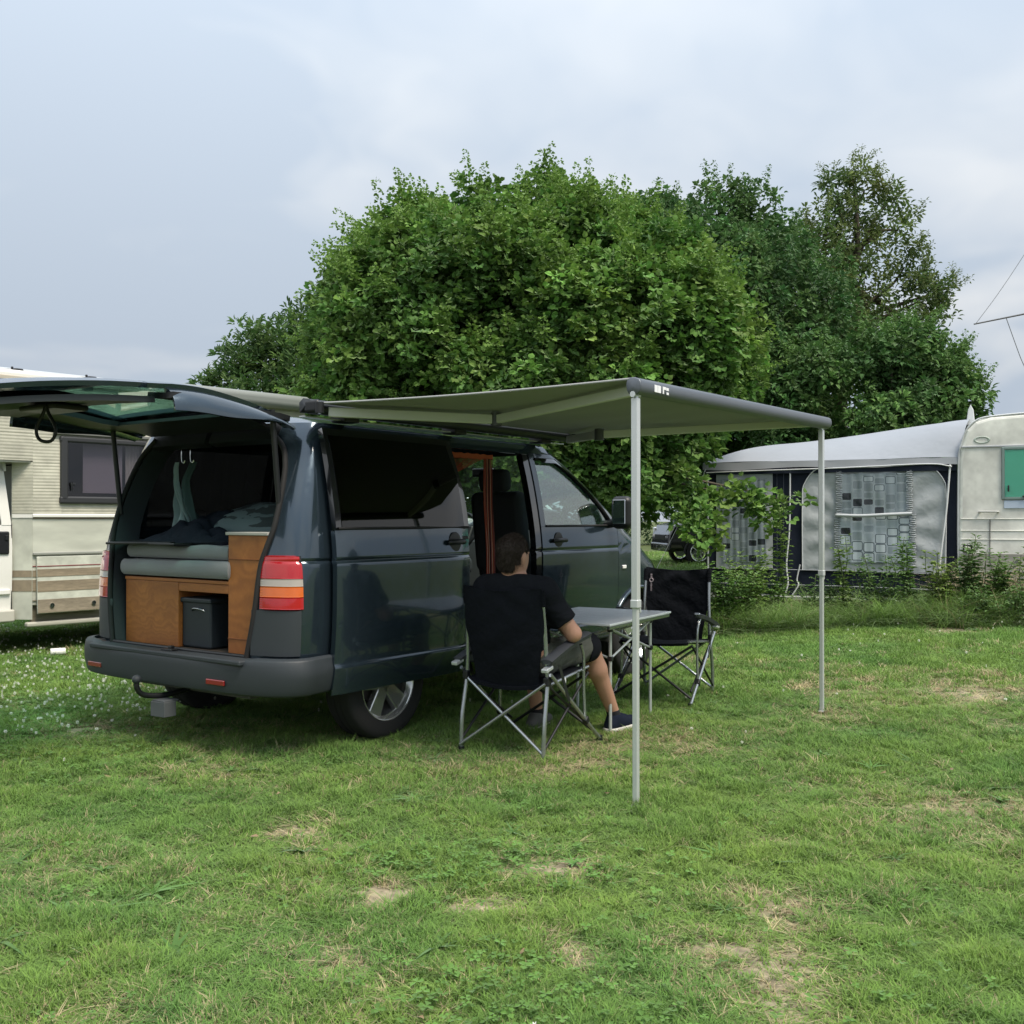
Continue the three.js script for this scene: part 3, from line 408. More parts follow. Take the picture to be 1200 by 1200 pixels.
// ================================================================= awning over the sitting place
{
  const aw = new THREE.Group(); aw.name = 'van_awning'; aw.position.set(VAN.x, 0, -VAN.d); aw.rotation.y = VAN.rot; scene.add(aw);
  tag(aw, 'grey fabric awning rolled out from the van roof on two poles', 'awning');
  const toLocal = (X, d) => { const dx = X - VAN.x, dz = -d + VAN.d; return [dx * Math.cos(VAN.rot) - dz * Math.sin(VAN.rot), dx * Math.sin(VAN.rot) + dz * Math.cos(VAN.rot)]; };
  const nearP = toLocal(0.568, 4.7), farP = toLocal(2.07, 6.85);          // where the two poles stand
  const dir = [farP[0] - nearP[0], farP[1] - nearP[1]], len = Math.hypot(...dir); dir[0] /= len; dir[1] /= len;
  const yN = 1.925, yF = 1.965;
  const railA = [nearP[0] - dir[0] * 0.03, yN, nearP[1] - dir[1] * 0.03], railB = [farP[0] + dir[0] * 0.1, yF, farP[1] + dir[1] * 0.1];
  const casA = [-0.62, 1.945, 0.9], casB = [1.98, 1.945, 0.9];
  const fabricM = phys(L(0.27, 0.275, 0.28), 0.95, 0, { transmission: 0.1, thickness: 0, bumpMap: scaled(texWeave, 4), bumpScale: 0.0008 });
  // cassette on the roof edge
  mesh('cassette', (() => { const ring = [[-0.05, -0.035], [0.03, -0.042], [0.052, -0.02], [0.055, 0.012], [0.03, 0.036], [-0.02, 0.044], [-0.052, 0.02]]; return grid([0, 0.002, 0.998, 1], ring.length, (s, t) => { const k = Math.round(t * ring.length) % ring.length, sh = s === 0 || s === 1 ? 0 : 1; return [lerp(casA[0] - 0.02, casB[0] + 0.02, s), casA[1] + ring[k][1] * sh, casA[2] - 0.03 + ring[k][0] * sh]; }); })(), std(L(0.028, 0.032, 0.037), 0.4, 0.3), aw);
  for (const u of [casA[0], casB[0]]) { mesh('end_bracket', merge([rbox(0.04, 0.075, 0.11, 0.02, u, 1.94, 0.91), cyl(0.024, 0.024, 0.06, 16, u, 1.93, 0.965)]), M.black, aw); mesh('bracket_bolt', cyl(0.011, 0.011, 0.07, 12, u, 1.93, 0.965), M.steel, aw); }
  for (const u of [-0.3, 0.7, 1.7]) mesh('roof_adapter', rbox(0.12, 0.05, 0.12, 0.01, u, 1.9, 0.84), M.black, aw);
  mesh('gutter_strip', rbox(2.62, 0.008, 0.05, 0.003, 0.68, 1.888, 0.835), M.alu, aw);
  // fabric, slightly sagging between cassette and rail
  const mixP = (a, b, t) => a.map((v, i) => lerp(v, b[i], t));
  const A0 = [casA[0] + 0.02, 1.958, 0.93], B0 = [casB[0] - 0.02, 1.958, 0.93], A1 = [railA[0] + dir[0] * 0.03, yN + 0.04, railA[2] + dir[1] * 0.03], B1 = [railB[0] - dir[0] * 0.04, yF + 0.035, railB[2] - dir[1] * 0.04];
  mesh('awning_fabric', slab(40, 30, (s, t) => { const p = mixP(mixP(A0, B0, s), mixP(A1, B1, s), t); p[1] -= 0.045 * Math.sin(Math.PI * t) * (0.3 + 0.7 * Math.sin(Math.PI * clamp(s))) ; p[1] -= 0.004 * Math.sin(s * 37 + t * 5) * Math.sin(Math.PI * t); return p; }, 0.002), fabricM, aw);
  for (const k of [0, 1]) mesh('fabric_hem', tube(Array.from({ length: 13 }, (_, i) => { const t = i / 12, p = mixP(k ? B0 : A0, k ? B1 : A1, t); p[1] -= 0.0135 * Math.sin(Math.PI * t); return p; }), 0.006, 6), std(L(0.3, 0.31, 0.31), 0.8), aw);
  // folding arms
  const arm = (a, e, b) => { const g = part(aw, 'folding_arm'); mesh('upper_arm', flatBar(a, e, 0.035, 0.055), std(L(0.62, 0.63, 0.6), 0.6, 0.1), g); mesh('fore_arm', flatBar(e, b, 0.032, 0.05), std(L(0.62, 0.63, 0.6), 0.6, 0.1), g); mesh('elbow_joint', cyl(0.032, 0.032, 0.075, 16, ...e), std(L(0.09, 0.095, 0.1), 0.4, 0.5), g); };
  arm([-0.55, 1.912, 0.96], [0.12, 1.886, 1.62], [railA[0] + dir[0] * 0.12, yN, railA[2] - 0.03]);
  arm([1.9, 1.912, 0.96], [1.25, 1.875, 1.62], [railB[0] - dir[0] * 0.2, yF - 0.01, railB[2] - 0.03]);
  // front rail: rounded extrusion with end caps
  const rail = part(aw, 'front_rail');
  { const ring = [[0.034, -0.026], [0.042, 0.004], [0.034, 0.03], [0.008, 0.042], [-0.026, 0.04], [-0.036, 0.018], [-0.026, -0.03], [0.004, -0.04]]; const c = new THREE.CatmullRomCurve3(ring.map((p) => V3(p[0], p[1], 0)), true), pts = c.getPoints(28); const nx = dir[1] * -1, out = [-dir[1], dir[0]]; const sg = out[1] > 0 ? 1 : -1;
    mesh('rail_tube', grid([0, 0.0005, 0.004, 0.996, 0.9995, 1], 28, (s, t) => { const q = pts[Math.round(t * 28) % 28], b = mixP(railA, railB, s), k = s === 0 || s === 1 ? 0 : s < 0.003 || s > 0.997 ? 0.9 : 1; return [b[0] + out[0] * sg * q.x * k, b[1] + q.y * k, b[2] + out[1] * sg * q.x * k]; }), std(L(0.125, 0.14, 0.16), 0.38, 0.55), rail);
    // white print near the end: two blocks and two marks
    const base = mixP(railA, railB, 0.055), o = [out[0] * sg, out[1] * sg]; const at = (x) => [base[0] + dir[0] * x + o[0] * 0.0425, base[1] + 0.0, base[2] + dir[1] * x + o[1] * 0.0425], ang = Math.atan2(-dir[1], dir[0]);
    const white = std(L(0.8, 0.81, 0.84), 0.5); const pr = part(rail, 'brand_print');
    for (const [x, w, h, dy] of [[0, 0.03, 0.034, 0], [0.034, 0.03, 0.034, 0], [0.075, 0.012, 0.034, 0], [0.09, 0.022, 0.014, 0.01], [0.118, 0.026, 0.014, 0.008], [0.12, 0.022, 0.012, -0.012]]) { const p = at(x); mesh('print_mark', rbox(w, h, 0.003, 0.001, p[0], p[1] + dy, p[2], 0, ang), white, pr); }
  }
  // telescopic poles
  for (const [p, yt, gy] of [[nearP, yN, 0], [farP, yF, groundY(2.07, 6.85)]]) {
    const g = part(aw, 'support_pole'), ang = Math.atan2(-dir[1], dir[0]);
    mesh('lower_tube', rbox(0.026, 1.0, 0.026, 0.004, p[0], gy + 0.5, p[1], 0, ang), M.alu, g);
    mesh('upper_tube', rbox(0.033, yt - gy - 0.97, 0.033, 0.004, p[0], (yt - 0.05 + gy + 0.92) / 2, p[1], 0, ang), M.alu, g);
    mesh('clamp', merge([rbox(0.04, 0.04, 0.04, 0.006, p[0], gy + 0.93, p[1], 0, ang), rbox(0.012, 0.06, 0.02, 0.004, p[0] + 0.026, gy + 0.915, p[1], 0, ang, 0.2)]), std(L(0.5, 0.53, 0.53), 0.5, 0.3), g);
    mesh('pole_head', merge([rbox(0.022, 0.07, 0.022, 0.004, p[0], yt - 0.055, p[1], 0, ang), cyl(0.014, 0.014, 0.06, 10, p[0], yt - 0.035, p[1], 0, 0, Math.PI / 2)]), M.alu, g);
    mesh('foot_plate', rbox(0.07, 0.008, 0.05, 0.003, p[0], gy + 0.008, p[1], 0, ang), M.alu, g);
  }
}
// ================================================================= folding chairs, table and the seated person
const fabricBlack = matte(L(0.008, 0.0095, 0.013), 0.85, { bumpMap: scaled(texCrumple, 3), bumpScale: 0.014 });
const tubeGrey = std(L(0.36, 0.385, 0.4), 0.38, 0.75, { roughnessMap: texSpeck });
const padM = std(L(0.045, 0.05, 0.058), 0.65);
function foldingChair(label, x, d, heading, sag, print) {
  const g = thing('folding_chair', label, 'chair', x, d, groundY(x, d), heading, 'folding camp chairs at the table');
  for (const s of [-1, 1]) {
    const leg = mesh('rear_leg', tube([[s * 0.267, 0.015, 0], [s * 0.268, 0.2, -0.012], [s * 0.264, 0.4, -0.05], [s * 0.26, 0.5, -0.055], [s * 0.252, 0.7, -0.045], [s * 0.248, 0.9, -0.02]], 0.0125, 10, 30), tubeGrey, g);
    mesh('foot', cyl(0.017, 0.018, 0.03, 12, s * 0.267, 0.015, 0), M.black, leg);
    mesh('sleeve', bar([s * 0.25, 0.84, -0.028], [s * 0.248, 0.93, -0.017], 0.017), fabricBlack, leg);
    mesh('leg_joint', rbox(0.035, 0.05, 0.04, 0.008, s * 0.264, 0.43, -0.05), M.black, leg);
    const fl = mesh('front_leg', bar([s * 0.292, 0.47, -0.04], [s * 0.292, 0.02, -0.64], 0.011), tubeGrey, g);
    mesh('foot', cyl(0.015, 0.016, 0.03, 12, s * 0.292, 0.02, -0.645), M.black, fl);
    mesh('leg_joint', rbox(0.03, 0.04, 0.04, 0.006, s * 0.292, 0.155, -0.46, -0.9), M.black, fl);
    mesh('arm_support', tube([[s * 0.29, 0.6, -0.4], [s * 0.285, 0.52, -0.445], [s * 0.283, 0.35, -0.45], [s * 0.29, 0.15, -0.455]], 0.0095, 8, 20), tubeGrey, g);
    mesh('seat_rail', bar([s * 0.255, 0.4, -0.05], [s * 0.255, 0.45, -0.56], 0.01), tubeGrey, g);
    const arm = mesh('armrest', slab(14, 4, (k, t) => { const z = lerp(0.005, -0.47, k), y = lerp(0.535, 0.645, k) + 0.012 * Math.sin(k * Math.PI), a = (s > 0 ? t - 0.5 : 0.5 - t) * 2; return [s * 0.292 + a * 0.027, y - 0.008 * a * a, z]; }, 0.026), padM, g);
    mesh('arm_bracket', rbox(0.04, 0.022, 0.075, 0.006, s * 0.292, 0.507, 0.0, 0.22), M.alu, arm);
    mesh('arm_tip', rbox(0.045, 0.02, 0.02, 0.008, s * 0.292, 0.637, -0.472, 0.22), M.steel, arm);
    mesh('strap', slab(1, 6, (k, t) => [s * 0.302, lerp(0.52, 0.3, t), -0.1 - 0.12 * t - k * 0.03 * 1], 0.002), M.black, g);
  }
  for (const s of [-1, 1]) mesh('back_brace', bar([s * 0.262, 0.42, -0.04 + 0.006 * s], [-s * 0.262, 0.045, 0.008 + 0.008 * s], 0.0095), tubeGrey, g);
  for (const s of [-1, 1]) mesh('front_brace', bar([s * 0.275, 0.42, -0.53 + 0.006 * s], [-s * 0.28, 0.06, -0.6 + 0.008 * s], 0.009), M.black, g);
  for (const s of [-1, 1]) for (const k of [0, 1]) mesh('side_brace', bar([s * 0.27, k ? 0.4 : 0.07, k ? -0.06 : -0.01], [s * 0.27, k ? 0.1 : 0.42, k ? -0.56 : -0.53], 0.008), M.black, g);
  const back = mesh('backrest', slab(22, 26, (k, t) => { const a = (k - 0.5) * 2, y = lerp(0.945, 0.375, t) - (1 - t) * 0.022 * (1 - a * a), w = lerp(0.252, 0.2, sstep(0.3, 1, t)) + 0.008 * (noise2(t * 5, 3) - 0.5); const lean = lerp(-0.012, -0.075, Math.pow(t, 0.8)), bulge = sag * (1 - a * a) * Math.sin(Math.PI * clamp(t * 0.9 + 0.12)); const wr = (0.011 * Math.sin(Math.abs(a) * 8 - t * 26) * Math.exp(-t * 5) * (1 - Math.abs(a) * 0.4) + 0.006 * Math.sin(a * 5 + t * 19) * Math.exp(-((t - 0.55) ** 2) * 12)) * (1 - Math.pow(Math.abs(a), 6)); return [a * w, y, lean + bulge + wr]; }, 0.012), fabricBlack, g);
  mesh('seat', slab(18, 14, (k, t) => { const a = (k - 0.5) * 2, z = lerp(-0.04, -0.57, t); return [-a * 0.252, lerp(0.4, 0.455, t) - (1 - a * a) * lerp(0.035, 0.015, t) - 0.03 * Math.pow(t, 12), z]; }, 0.018), fabricBlack, g);
  mesh('label_tag', rbox(0.002, 0.03, 0.022, 0.0008, 0.268, 0.41, -0.25), std(L(0.75, 0.76, 0.77), 0.7), g);
  if (print) {
    const m = std(L(0.42, 0.36, 0.4), 0.7), pr = part(back, 'brand_print'), zf = -0.04;
    const tor = new THREE.TorusGeometry(0.014, 0.004, 6, 16); mesh('emblem_ring', place(tor, 0.2, 0.845, zf), m, pr);
    for (const [y, w, h] of [[0.885, 0.014, 0.012], [0.871, 0.012, 0.01]]) mesh('emblem_mark', rbox(w, h, 0.003, 0.001, 0.2, y, zf), m, pr);
    for (let i = 0; i < 7; i++) mesh('letter_mark', rbox(i % 3 ? 0.013 : 0.01, 0.006, 0.003, 0.001, 0.201, 0.82 - i * 0.0092, zf - 0.002), m, pr);
  }
  return g;
}
const chairA = { x: -0.06, d: 5.69, h: 31 };
foldingChair('black folding camp chair with the person sitting in it', chairA.x, chairA.d, chairA.h, 0.05, false);
foldingChair('empty black folding camp chair across the table', 1.265, 7.8, 207, 0.03, true);

{ // roll-top aluminium table
  const x = 0.53, d = 6.71, g = thing('camping_table', 'aluminium slatted folding camping table between the two chairs', 'table', x, d, groundY(x, d), 30);
  const top = 0.685, n = 15, w = 1.0 / n, slatM = std(L(0.78, 0.81, 0.84), 0.38, 0.1, { roughnessMap: texBrushed });
  seedRandom(5);
  for (let k = 0; k < n; k++) mesh('slat', rbox(0.7, 0.014, w - 0.004, 0.003, 0, top + 0.0006 * (rnd() - 0.5), (k - (n - 1) / 2) * w), slatM, g);
  for (const sx of [-1, 1]) mesh('edge_rail', rbox(0.018, 0.022, 0.97, 0.004, sx * 0.335, top - 0.019, 0), M.steel, g);
  const corner = (sx, sz) => [sx * 0.27, sz * 0.32];
  for (const sx of [-1, 1]) for (const sz of [-1, 1]) {
    const [a, b] = corner(sx, sz), leg = mesh('leg', bar([a, 0.0, b], [a, top - 0.03, b], 0.0105), M.alu, g);
    mesh('leg_joint', rbox(0.032, 0.03, 0.032, 0.006, a, 0.46, b), M.black, leg); mesh('leg_cap', rbox(0.03, 0.05, 0.03, 0.006, a, top - 0.035, b), M.black, leg);
  }
  for (const [p, q] of [[[-1, -1], [1, -1]], [[1, -1], [1, 1]], [[1, 1], [-1, 1]], [[-1, 1], [-1, -1]]]) { const a = corner(...p), b = corner(...q); mesh('cross_brace', bar([a[0], 0.46, a[1]], [b[0], top - 0.04, b[1]], 0.0075), M.alu, g); mesh('cross_brace', bar([b[0], 0.46, b[1]], [a[0], top - 0.045, a[1]], 0.0075), M.alu, g); }
}

// ---------------------------------------------------------------- distance-field modelling (surface nets)
function netMesh(f, lo, hi, cell) {
  const n = [0, 1, 2].map((k) => Math.ceil((hi[k] - lo[k]) / cell) + 1), [nx, ny, nz] = n, val = new Float32Array(nx * ny * nz), at = (i, j, k) => (k * ny + j) * nx + i;
  for (let k = 0; k < nz; k++) for (let j = 0; j < ny; j++) for (let i = 0; i < nx; i++) val[at(i, j, k)] = f(lo[0] + i * cell, lo[1] + j * cell, lo[2] + k * cell);
  const vid = new Int32Array(nx * ny * nz).fill(-1), P = [], idx = [];
  for (let k = 0; k < nz - 1; k++) for (let j = 0; j < ny - 1; j++) for (let i = 0; i < nx - 1; i++) {
    let c = 0, sx = 0, sy = 0, sz = 0; const v = (a, b, e) => val[at(i + a, j + b, k + e)];
    const edge = (a, b, e, a2, b2, e2) => { const p = v(a, b, e), q = v(a2, b2, e2); if ((p < 0) === (q < 0)) return; const t = p / (p - q); sx += a + (a2 - a) * t; sy += b + (b2 - b) * t; sz += e + (e2 - e) * t; c++; };
    for (const p of [0, 1]) for (const q of [0, 1]) { edge(0, p, q, 1, p, q); edge(p, 0, q, p, 1, q); edge(p, q, 0, p, q, 1); }
    if (c) { vid[at(i, j, k)] = P.length / 3; P.push(lo[0] + (i + sx / c) * cell, lo[1] + (j + sy / c) * cell, lo[2] + (k + sz / c) * cell); }
  }
  const quad = (a, b, c, d, flip) => { if (a < 0 || b < 0 || c < 0 || d < 0) return; flip ? idx.push(a, c, b, a, d, c) : idx.push(a, b, c, a, c, d); };
  for (let k = 1; k < nz - 1; k++) for (let j = 1; j < ny - 1; j++) for (let i = 1; i < nx - 1; i++) {
    const s = val[at(i, j, k)] < 0, V = (a, b, e) => vid[at(i + a, j + b, k + e)];
    if (s !== val[at(i + 1, j, k)] < 0) quad(V(0, -1, -1), V(0, 0, -1), V(0, 0, 0), V(0, -1, 0), !s);
    if (s !== val[at(i, j + 1, k)] < 0) quad(V(-1, 0, -1), V(-1, 0, 0), V(0, 0, 0), V(0, 0, -1), !s);
    if (s !== val[at(i, j, k + 1)] < 0) quad(V(-1, -1, 0), V(0, -1, 0), V(0, 0, 0), V(-1, 0, 0), !s);
  }
  const g = new THREE.BufferGeometry(); g.setAttribute('position', new THREE.Float32BufferAttribute(P, 3));
  const uv = []; for (let q = 0; q < P.length; q += 3) uv.push(P[q] + P[q + 2] * 0.7, P[q + 1] + P[q + 2] * 0.3); g.setAttribute('uv', new THREE.Float32BufferAttribute(uv, 2));
  g.setIndex(idx); g.computeVertexNormals(); return g;
}
const cap = (x, y, z, a, b, ra, rb) => { const bx = b[0] - a[0], by = b[1] - a[1], bz = b[2] - a[2], px = x - a[0], py = y - a[1], pz = z - a[2], h = clamp((px * bx + py * by + pz * bz) / (bx * bx + by * by + bz * bz)); return Math.hypot(px - bx * h, py - by * h, pz - bz * h) - (ra + (rb - ra) * h); };
const ell = (x, y, z, c, r) => { const X = (x - c[0]) / r[0], Y = (y - c[1]) / r[1], Z = (z - c[2]) / r[2], k = Math.hypot(X, Y, Z), m = Math.min(...r); return (k - 1) * m; };
const smin = (a, b, k) => { const h = Math.max(k - Math.abs(a - b), 0) / k; return Math.min(a, b) - h * h * k * 0.25; };
{
  const p = thing('person', 'person in black t-shirt and grey-green shorts sitting with back turned', 'person', chairA.x, chairA.d, groundY(chairA.x, chairA.d), chairA.h);
  const J = { pel: [0, 0.53, -0.24], chest: [0, 0.8, -0.165], nb: [0, 0.955, -0.14], head: [-0.006, 1.115, -0.15], sR: [0.185, 0.915, -0.15], sL: [-0.185, 0.915, -0.15], eR: [0.315, 0.675, -0.26], eL: [-0.3, 0.675, -0.24], wR: [0.15, 0.69, -0.43], wL: [-0.13, 0.69, -0.42], hR: [0.1, 0.525, -0.28], hL: [-0.1, 0.525, -0.28], kR: [0.2, 0.55, -0.7], kL: [-0.19, 0.55, -0.68], aR: [0.245, 0.1, -0.945], aL: [-0.19, 0.1, -0.735] };
  const torso = (x, y, z, o) => { let d = ell(x, y, z, [0, 0.81, -0.17], [0.185 + o, 0.17 + o, 0.115 + o]); d = smin(d, ell(x, y, z, [0, 0.62, -0.21], [0.165 + o, 0.17 + o, 0.12 + o]), 0.09); d = smin(d, cap(x, y, z, J.sR, J.sL, 0.068 + o, 0.068 + o), 0.06); return smin(d, cap(x, y, z, [0.07, 0.94, -0.14], [-0.07, 0.94, -0.14], 0.06 + o, 0.06 + o), 0.07); };
  const hips = (x, y, z, o) => { let d = ell(x, y, z, [0, 0.52, -0.24], [0.175 + o, 0.1 + o, 0.13 + o]); d = smin(d, cap(x, y, z, J.hR, J.kR, 0.088 + o, 0.06 + o), 0.05); return smin(d, cap(x, y, z, J.hL, J.kL, 0.088 + o, 0.06 + o), 0.05); };
  const turn = 0.12, ct = Math.cos(turn), st = Math.sin(turn);
  const headLocal = (x, y, z) => { const dx = x - J.head[0], dz = z - J.head[2]; return [dx * ct + dz * st, y - J.head[1], -dx * st + dz * ct]; }; // turned towards the open side
  const headF = (x, y, z) => { const [a, b, c] = headLocal(x, y, z); let d = ell(a, b, c, [0, 0.02, 0.012], [0.075, 0.09, 0.094]); d = smin(d, ell(a, b, c, [0, -0.045, -0.028], [0.056, 0.07, 0.062]), 0.05); d = smin(d, ell(a, b, c, [0, -0.045, 0.03], [0.064, 0.06, 0.064]), 0.03); d = smin(d, ell(a, b, c, [0, -0.016, -0.098], [0.012, 0.025, 0.016]), 0.02); d = smin(d, ell(a, b, c, [0, -0.06, -0.083], [0.024, 0.009, 0.01]), 0.012); for (const s of [-1, 1]) { d = smin(d, ell(a, b, c, [s * 0.078, -0.012, 0.012], [0.01, 0.032, 0.02]), 0.008); d = smin(d, ell(a, b, c, [s * 0.03, 0.012, -0.078], [0.018, 0.008, 0.012]), 0.012); } return d; };
  const skinF = (x, y, z) => {
    let d = torso(x, y, z, -0.012); d = smin(d, hips(x, y, z, -0.014), 0.08);
    d = smin(d, cap(x, y, z, J.nb, [J.head[0], 1.09, J.head[2] + 0.012], 0.062, 0.056), 0.04);
    for (const s of ['R', 'L']) { d = smin(d, cap(x, y, z, J['s' + s], J['e' + s], 0.058, 0.045), 0.03); d = smin(d, cap(x, y, z, J['e' + s], J['w' + s], 0.045, 0.028), 0.02); const k = J['k' + s], a = J['a' + s], m = [lerp(k[0], a[0], 0.32), lerp(k[1], a[1], 0.32), lerp(k[2], a[2], 0.32) + 0.018]; d = smin(d, cap(x, y, z, k, m, 0.056, 0.059), 0.03); d = smin(d, cap(x, y, z, m, a, 0.058, 0.036), 0.03); }
    return smin(d, headF(x, y, z), 0.03);
  };
  const hand = (s) => { const w = J['w' + s], sg = s === 'R' ? 1 : -1, pc = [w[0] - sg * 0.012, w[1] - 0.004, w[2] - 0.065]; return (x, y, z) => { let d = cap(x, y, z, w, [w[0], w[1], w[2] - 0.03], 0.027, 0.026); d = smin(d, ell(x, y, z, pc, [0.042, 0.02, 0.048]), 0.02); [[-0.03, 0.062], [-0.01, 0.072], [0.011, 0.068], [0.031, 0.055]].forEach(([o, l]) => { const a = [pc[0] + o, pc[1], pc[2] - 0.035], m = [a[0], a[1] + 0.004, a[2] - l * 0.55], e = [m[0], m[1] - l * 0.34, m[2] - l * 0.36]; d = smin(d, cap(x, y, z, a, m, 0.0095, 0.009), 0.006); d = smin(d, cap(x, y, z, m, e, 0.009, 0.0078), 0.003); }); const ta = [pc[0] - sg * 0.03, pc[1] - 0.006, pc[2] + 0.015], tb = [ta[0] - sg * 0.022, ta[1] - 0.008, ta[2] - 0.034], te = [tb[0] - sg * 0.004, tb[1] - 0.01, tb[2] - 0.028]; d = smin(d, cap(x, y, z, ta, tb, 0.012, 0.0105), 0.008); return smin(d, cap(x, y, z, tb, te, 0.0105, 0.009), 0.003); }; };
  const skin = phys(L(0.46, 0.25, 0.17), 0.55, 0, { bumpMap: scaled(texSpeck, 20), bumpScale: 0.0006 });
  const hw = 0.1;
  mesh('body', merge([netMesh(skinF, [-0.42, 0.04, -1.06], [0.42, 1.04, 0.02], 0.0115), netMesh((x, y, z) => smin(headF(x, y, z), cap(x, y, z, J.nb, [J.head[0], 1.09, J.head[2] + 0.012], 0.062, 0.056), 0.04), [-0.13, 1.0, -0.3], [0.13, 1.25, -0.0], 0.0048), ...['R', 'L'].map((s) => { const w = J['w' + s]; return netMesh(hand(s), [w[0] - 0.09, w[1] - 0.07, w[2] - 0.22], [w[0] + 0.09, w[1] + 0.05, w[2] + 0.035], 0.0036); })]), skin, p);
  const shirtM = matte(L(0.013, 0.0145, 0.018), 0.95, { bumpMap: scaled(texCrumple, 2.2), bumpScale: 0.03 });
  const shirtF = (x, y, z) => { let d = torso(x, y, z, 0.012); for (const s of ['R', 'L']) { const a = J['s' + s], e = J['e' + s], m = [lerp(a[0], e[0], 0.72), lerp(a[1], e[1], 0.72), lerp(a[2], e[2], 0.72)]; d = smin(d, cap(x, y, z, a, m, 0.076, 0.071), 0.04); const nx = e[0] - a[0], ny = e[1] - a[1], nz = e[2] - a[2], l = Math.hypot(nx, ny, nz), cut = ((x - m[0]) * nx + (y - m[1]) * ny + (z - m[2]) * nz) / l; if (x * a[0] > 0) d = Math.max(d, Math.abs(x) > 0.17 ? cut : -1); } d += 0.004 * Math.sin(y * 60 + x * 25) * Math.exp(-Math.abs(y - 0.62) * 6); d = Math.max(d, 0.5 - y); return Math.max(d, y - (0.992 + 0.02 * sstep(-0.2, -0.1, z))); };
  mesh('tshirt', netMesh(shirtF, [-0.42, 0.46, -0.42], [0.42, 1.06, 0.02], 0.0098), shirtM, p);
  const shortsF = (x, y, z) => { let d = hips(x, y, z, 0.016); d = Math.min(d, Math.min(...['R', 'L'].map((s) => cap(x, y, z, J['h' + s], [J['k' + s][0], J['k' + s][1] + 0.004, J['k' + s][2] + 0.05], 0.1, 0.084)))); d += 0.005 * Math.sin(z * 55 + y * 30); return Math.max(d, -0.665 - z, y - 0.66); };
  mesh('shorts', netMesh(shortsF, [-0.36, 0.38, -0.72], [0.36, 0.68, -0.06], 0.0105), std(L(0.1, 0.105, 0.088), 0.95, 0, { bumpMap: scaled(texCrumple, 2.5), bumpScale: 0.03 }), p);
  for (const s of ['R', 'L']) { const k = J['k' + s], h = J['h' + s]; mesh('shorts_hem', netMesh((x, y, z) => { const d = cap(x, y, z, h, [k[0], k[1] + 0.002, k[2] + 0.04], 0.1, 0.086); return Math.max(Math.abs(d) - 0.006, -0.678 - z, z + 0.6 + 0.012 * Math.sin(x * 90)); }, [k[0] - 0.14, k[1] - 0.14, -0.72], [k[0] + 0.14, k[1] + 0.14, -0.56], 0.008), matte(L(0.012, 0.013, 0.017), 0.9), p); }
  // short dark hair, cropped at the nape
  const hairF = (x, y, z) => { const [a, b, c] = headLocal(x, y, z); let d = smin(ell(a, b, c, [0, 0.024, 0.016], [0.083, 0.097, 0.1]), ell(a, b, c, [0, -0.045, 0.036], [0.071, 0.066, 0.071]), 0.03); d += 0.007 * (noise3(a * 150, b * 70, c * 150) - 0.5) + 0.01 * (noise3(a * 26 + 9, b * 26, c * 26) - 0.5); const line = c > 0.03 ? -0.098 : c > -0.035 ? lerp(-0.098, -0.045, (0.03 - c) / 0.065) : lerp(-0.045, 0.055, clamp((-0.035 - c) / 0.04)); d = Math.max(d, line - b + 0.004 * (noise2(a * 200, c * 200) - 0.5)); for (const s of [-1, 1]) d = Math.max(d, -ell(a, b, c, [s * 0.084, -0.02, 0.004], [0.02, 0.036, 0.026])); return d; };
  { const hg = netMesh(hairF, [-0.13, 0.99, -0.3], [0.12, 1.26, 0.0], 0.0042), P = hg.attributes.position, N = hg.attributes.normal, out = []; seedRandom(61);
    for (let i = 0; i < P.count; i++) for (let k = 0; k < 2; k++) { const n = V3(N.getX(i), N.getY(i), N.getZ(i)), o = V3(P.getX(i), P.getY(i), P.getZ(i)); if (headF(o.x, o.y, o.z) < 0.001) continue; const d = n.clone().multiplyScalar(rr(0.25, 0.6)).add(V3(rr(-0.5, 0.5), rr(-0.9, 0.1), rr(-0.3, 0.5))).normalize(), s = V3(rr(-1, 1), rr(-1, 1), rr(-1, 1)).cross(d).normalize().multiplyScalar(0.0011), L0 = rr(0.008, 0.016); o.addScaledVector(n, -0.002); out.push(o.x - s.x, o.y - s.y, o.z - s.z, o.x + s.x, o.y + s.y, o.z + s.z, o.x + d.x * L0, o.y + d.y * L0, o.z + d.z * L0); }
    const sg = new THREE.BufferGeometry(); sg.setAttribute('position', new THREE.Float32BufferAttribute(out, 3)); sg.computeVertexNormals(); mesh('hair', merge([hg, sg]), matte(L(0.04, 0.029, 0.023), 0.6, { specularIntensity: 0.6 }), p); }
  for (const s of ['R', 'L']) {
    const a = J['a' + s], toe = [a[0] + (s === 'R' ? 0.035 : -0.02), 0.042, a[2] - 0.16], heel = [a[0] - 0.004, 0.045, a[2] + 0.045];
    const shoe = mesh('shoe', netMesh((x, y, z) => { let d = cap(x, y, z, heel, toe, 0.042, 0.04); d = smin(d, cap(x, y, z, [a[0], 0.085, a[2] + 0.01], [lerp(a[0], toe[0], 0.5), 0.06, lerp(a[2], toe[2], 0.5)], 0.047, 0.038), 0.03); return Math.max(d, y - 0.115, 0.022 - y); }, [a[0] - 0.12, 0.0, a[2] - 0.24], [a[0] + 0.12, 0.15, a[2] + 0.12], 0.0075), s === 'R' ? matte(L(0.012, 0.016, 0.03), 0.85, { bumpMap: scaled(texWeave, 10), bumpScale: 0.001 }) : std(L(0.1, 0.1, 0.095), 0.85, 0, { bumpMap: scaled(texWeave, 10), bumpScale: 0.001 }), p);
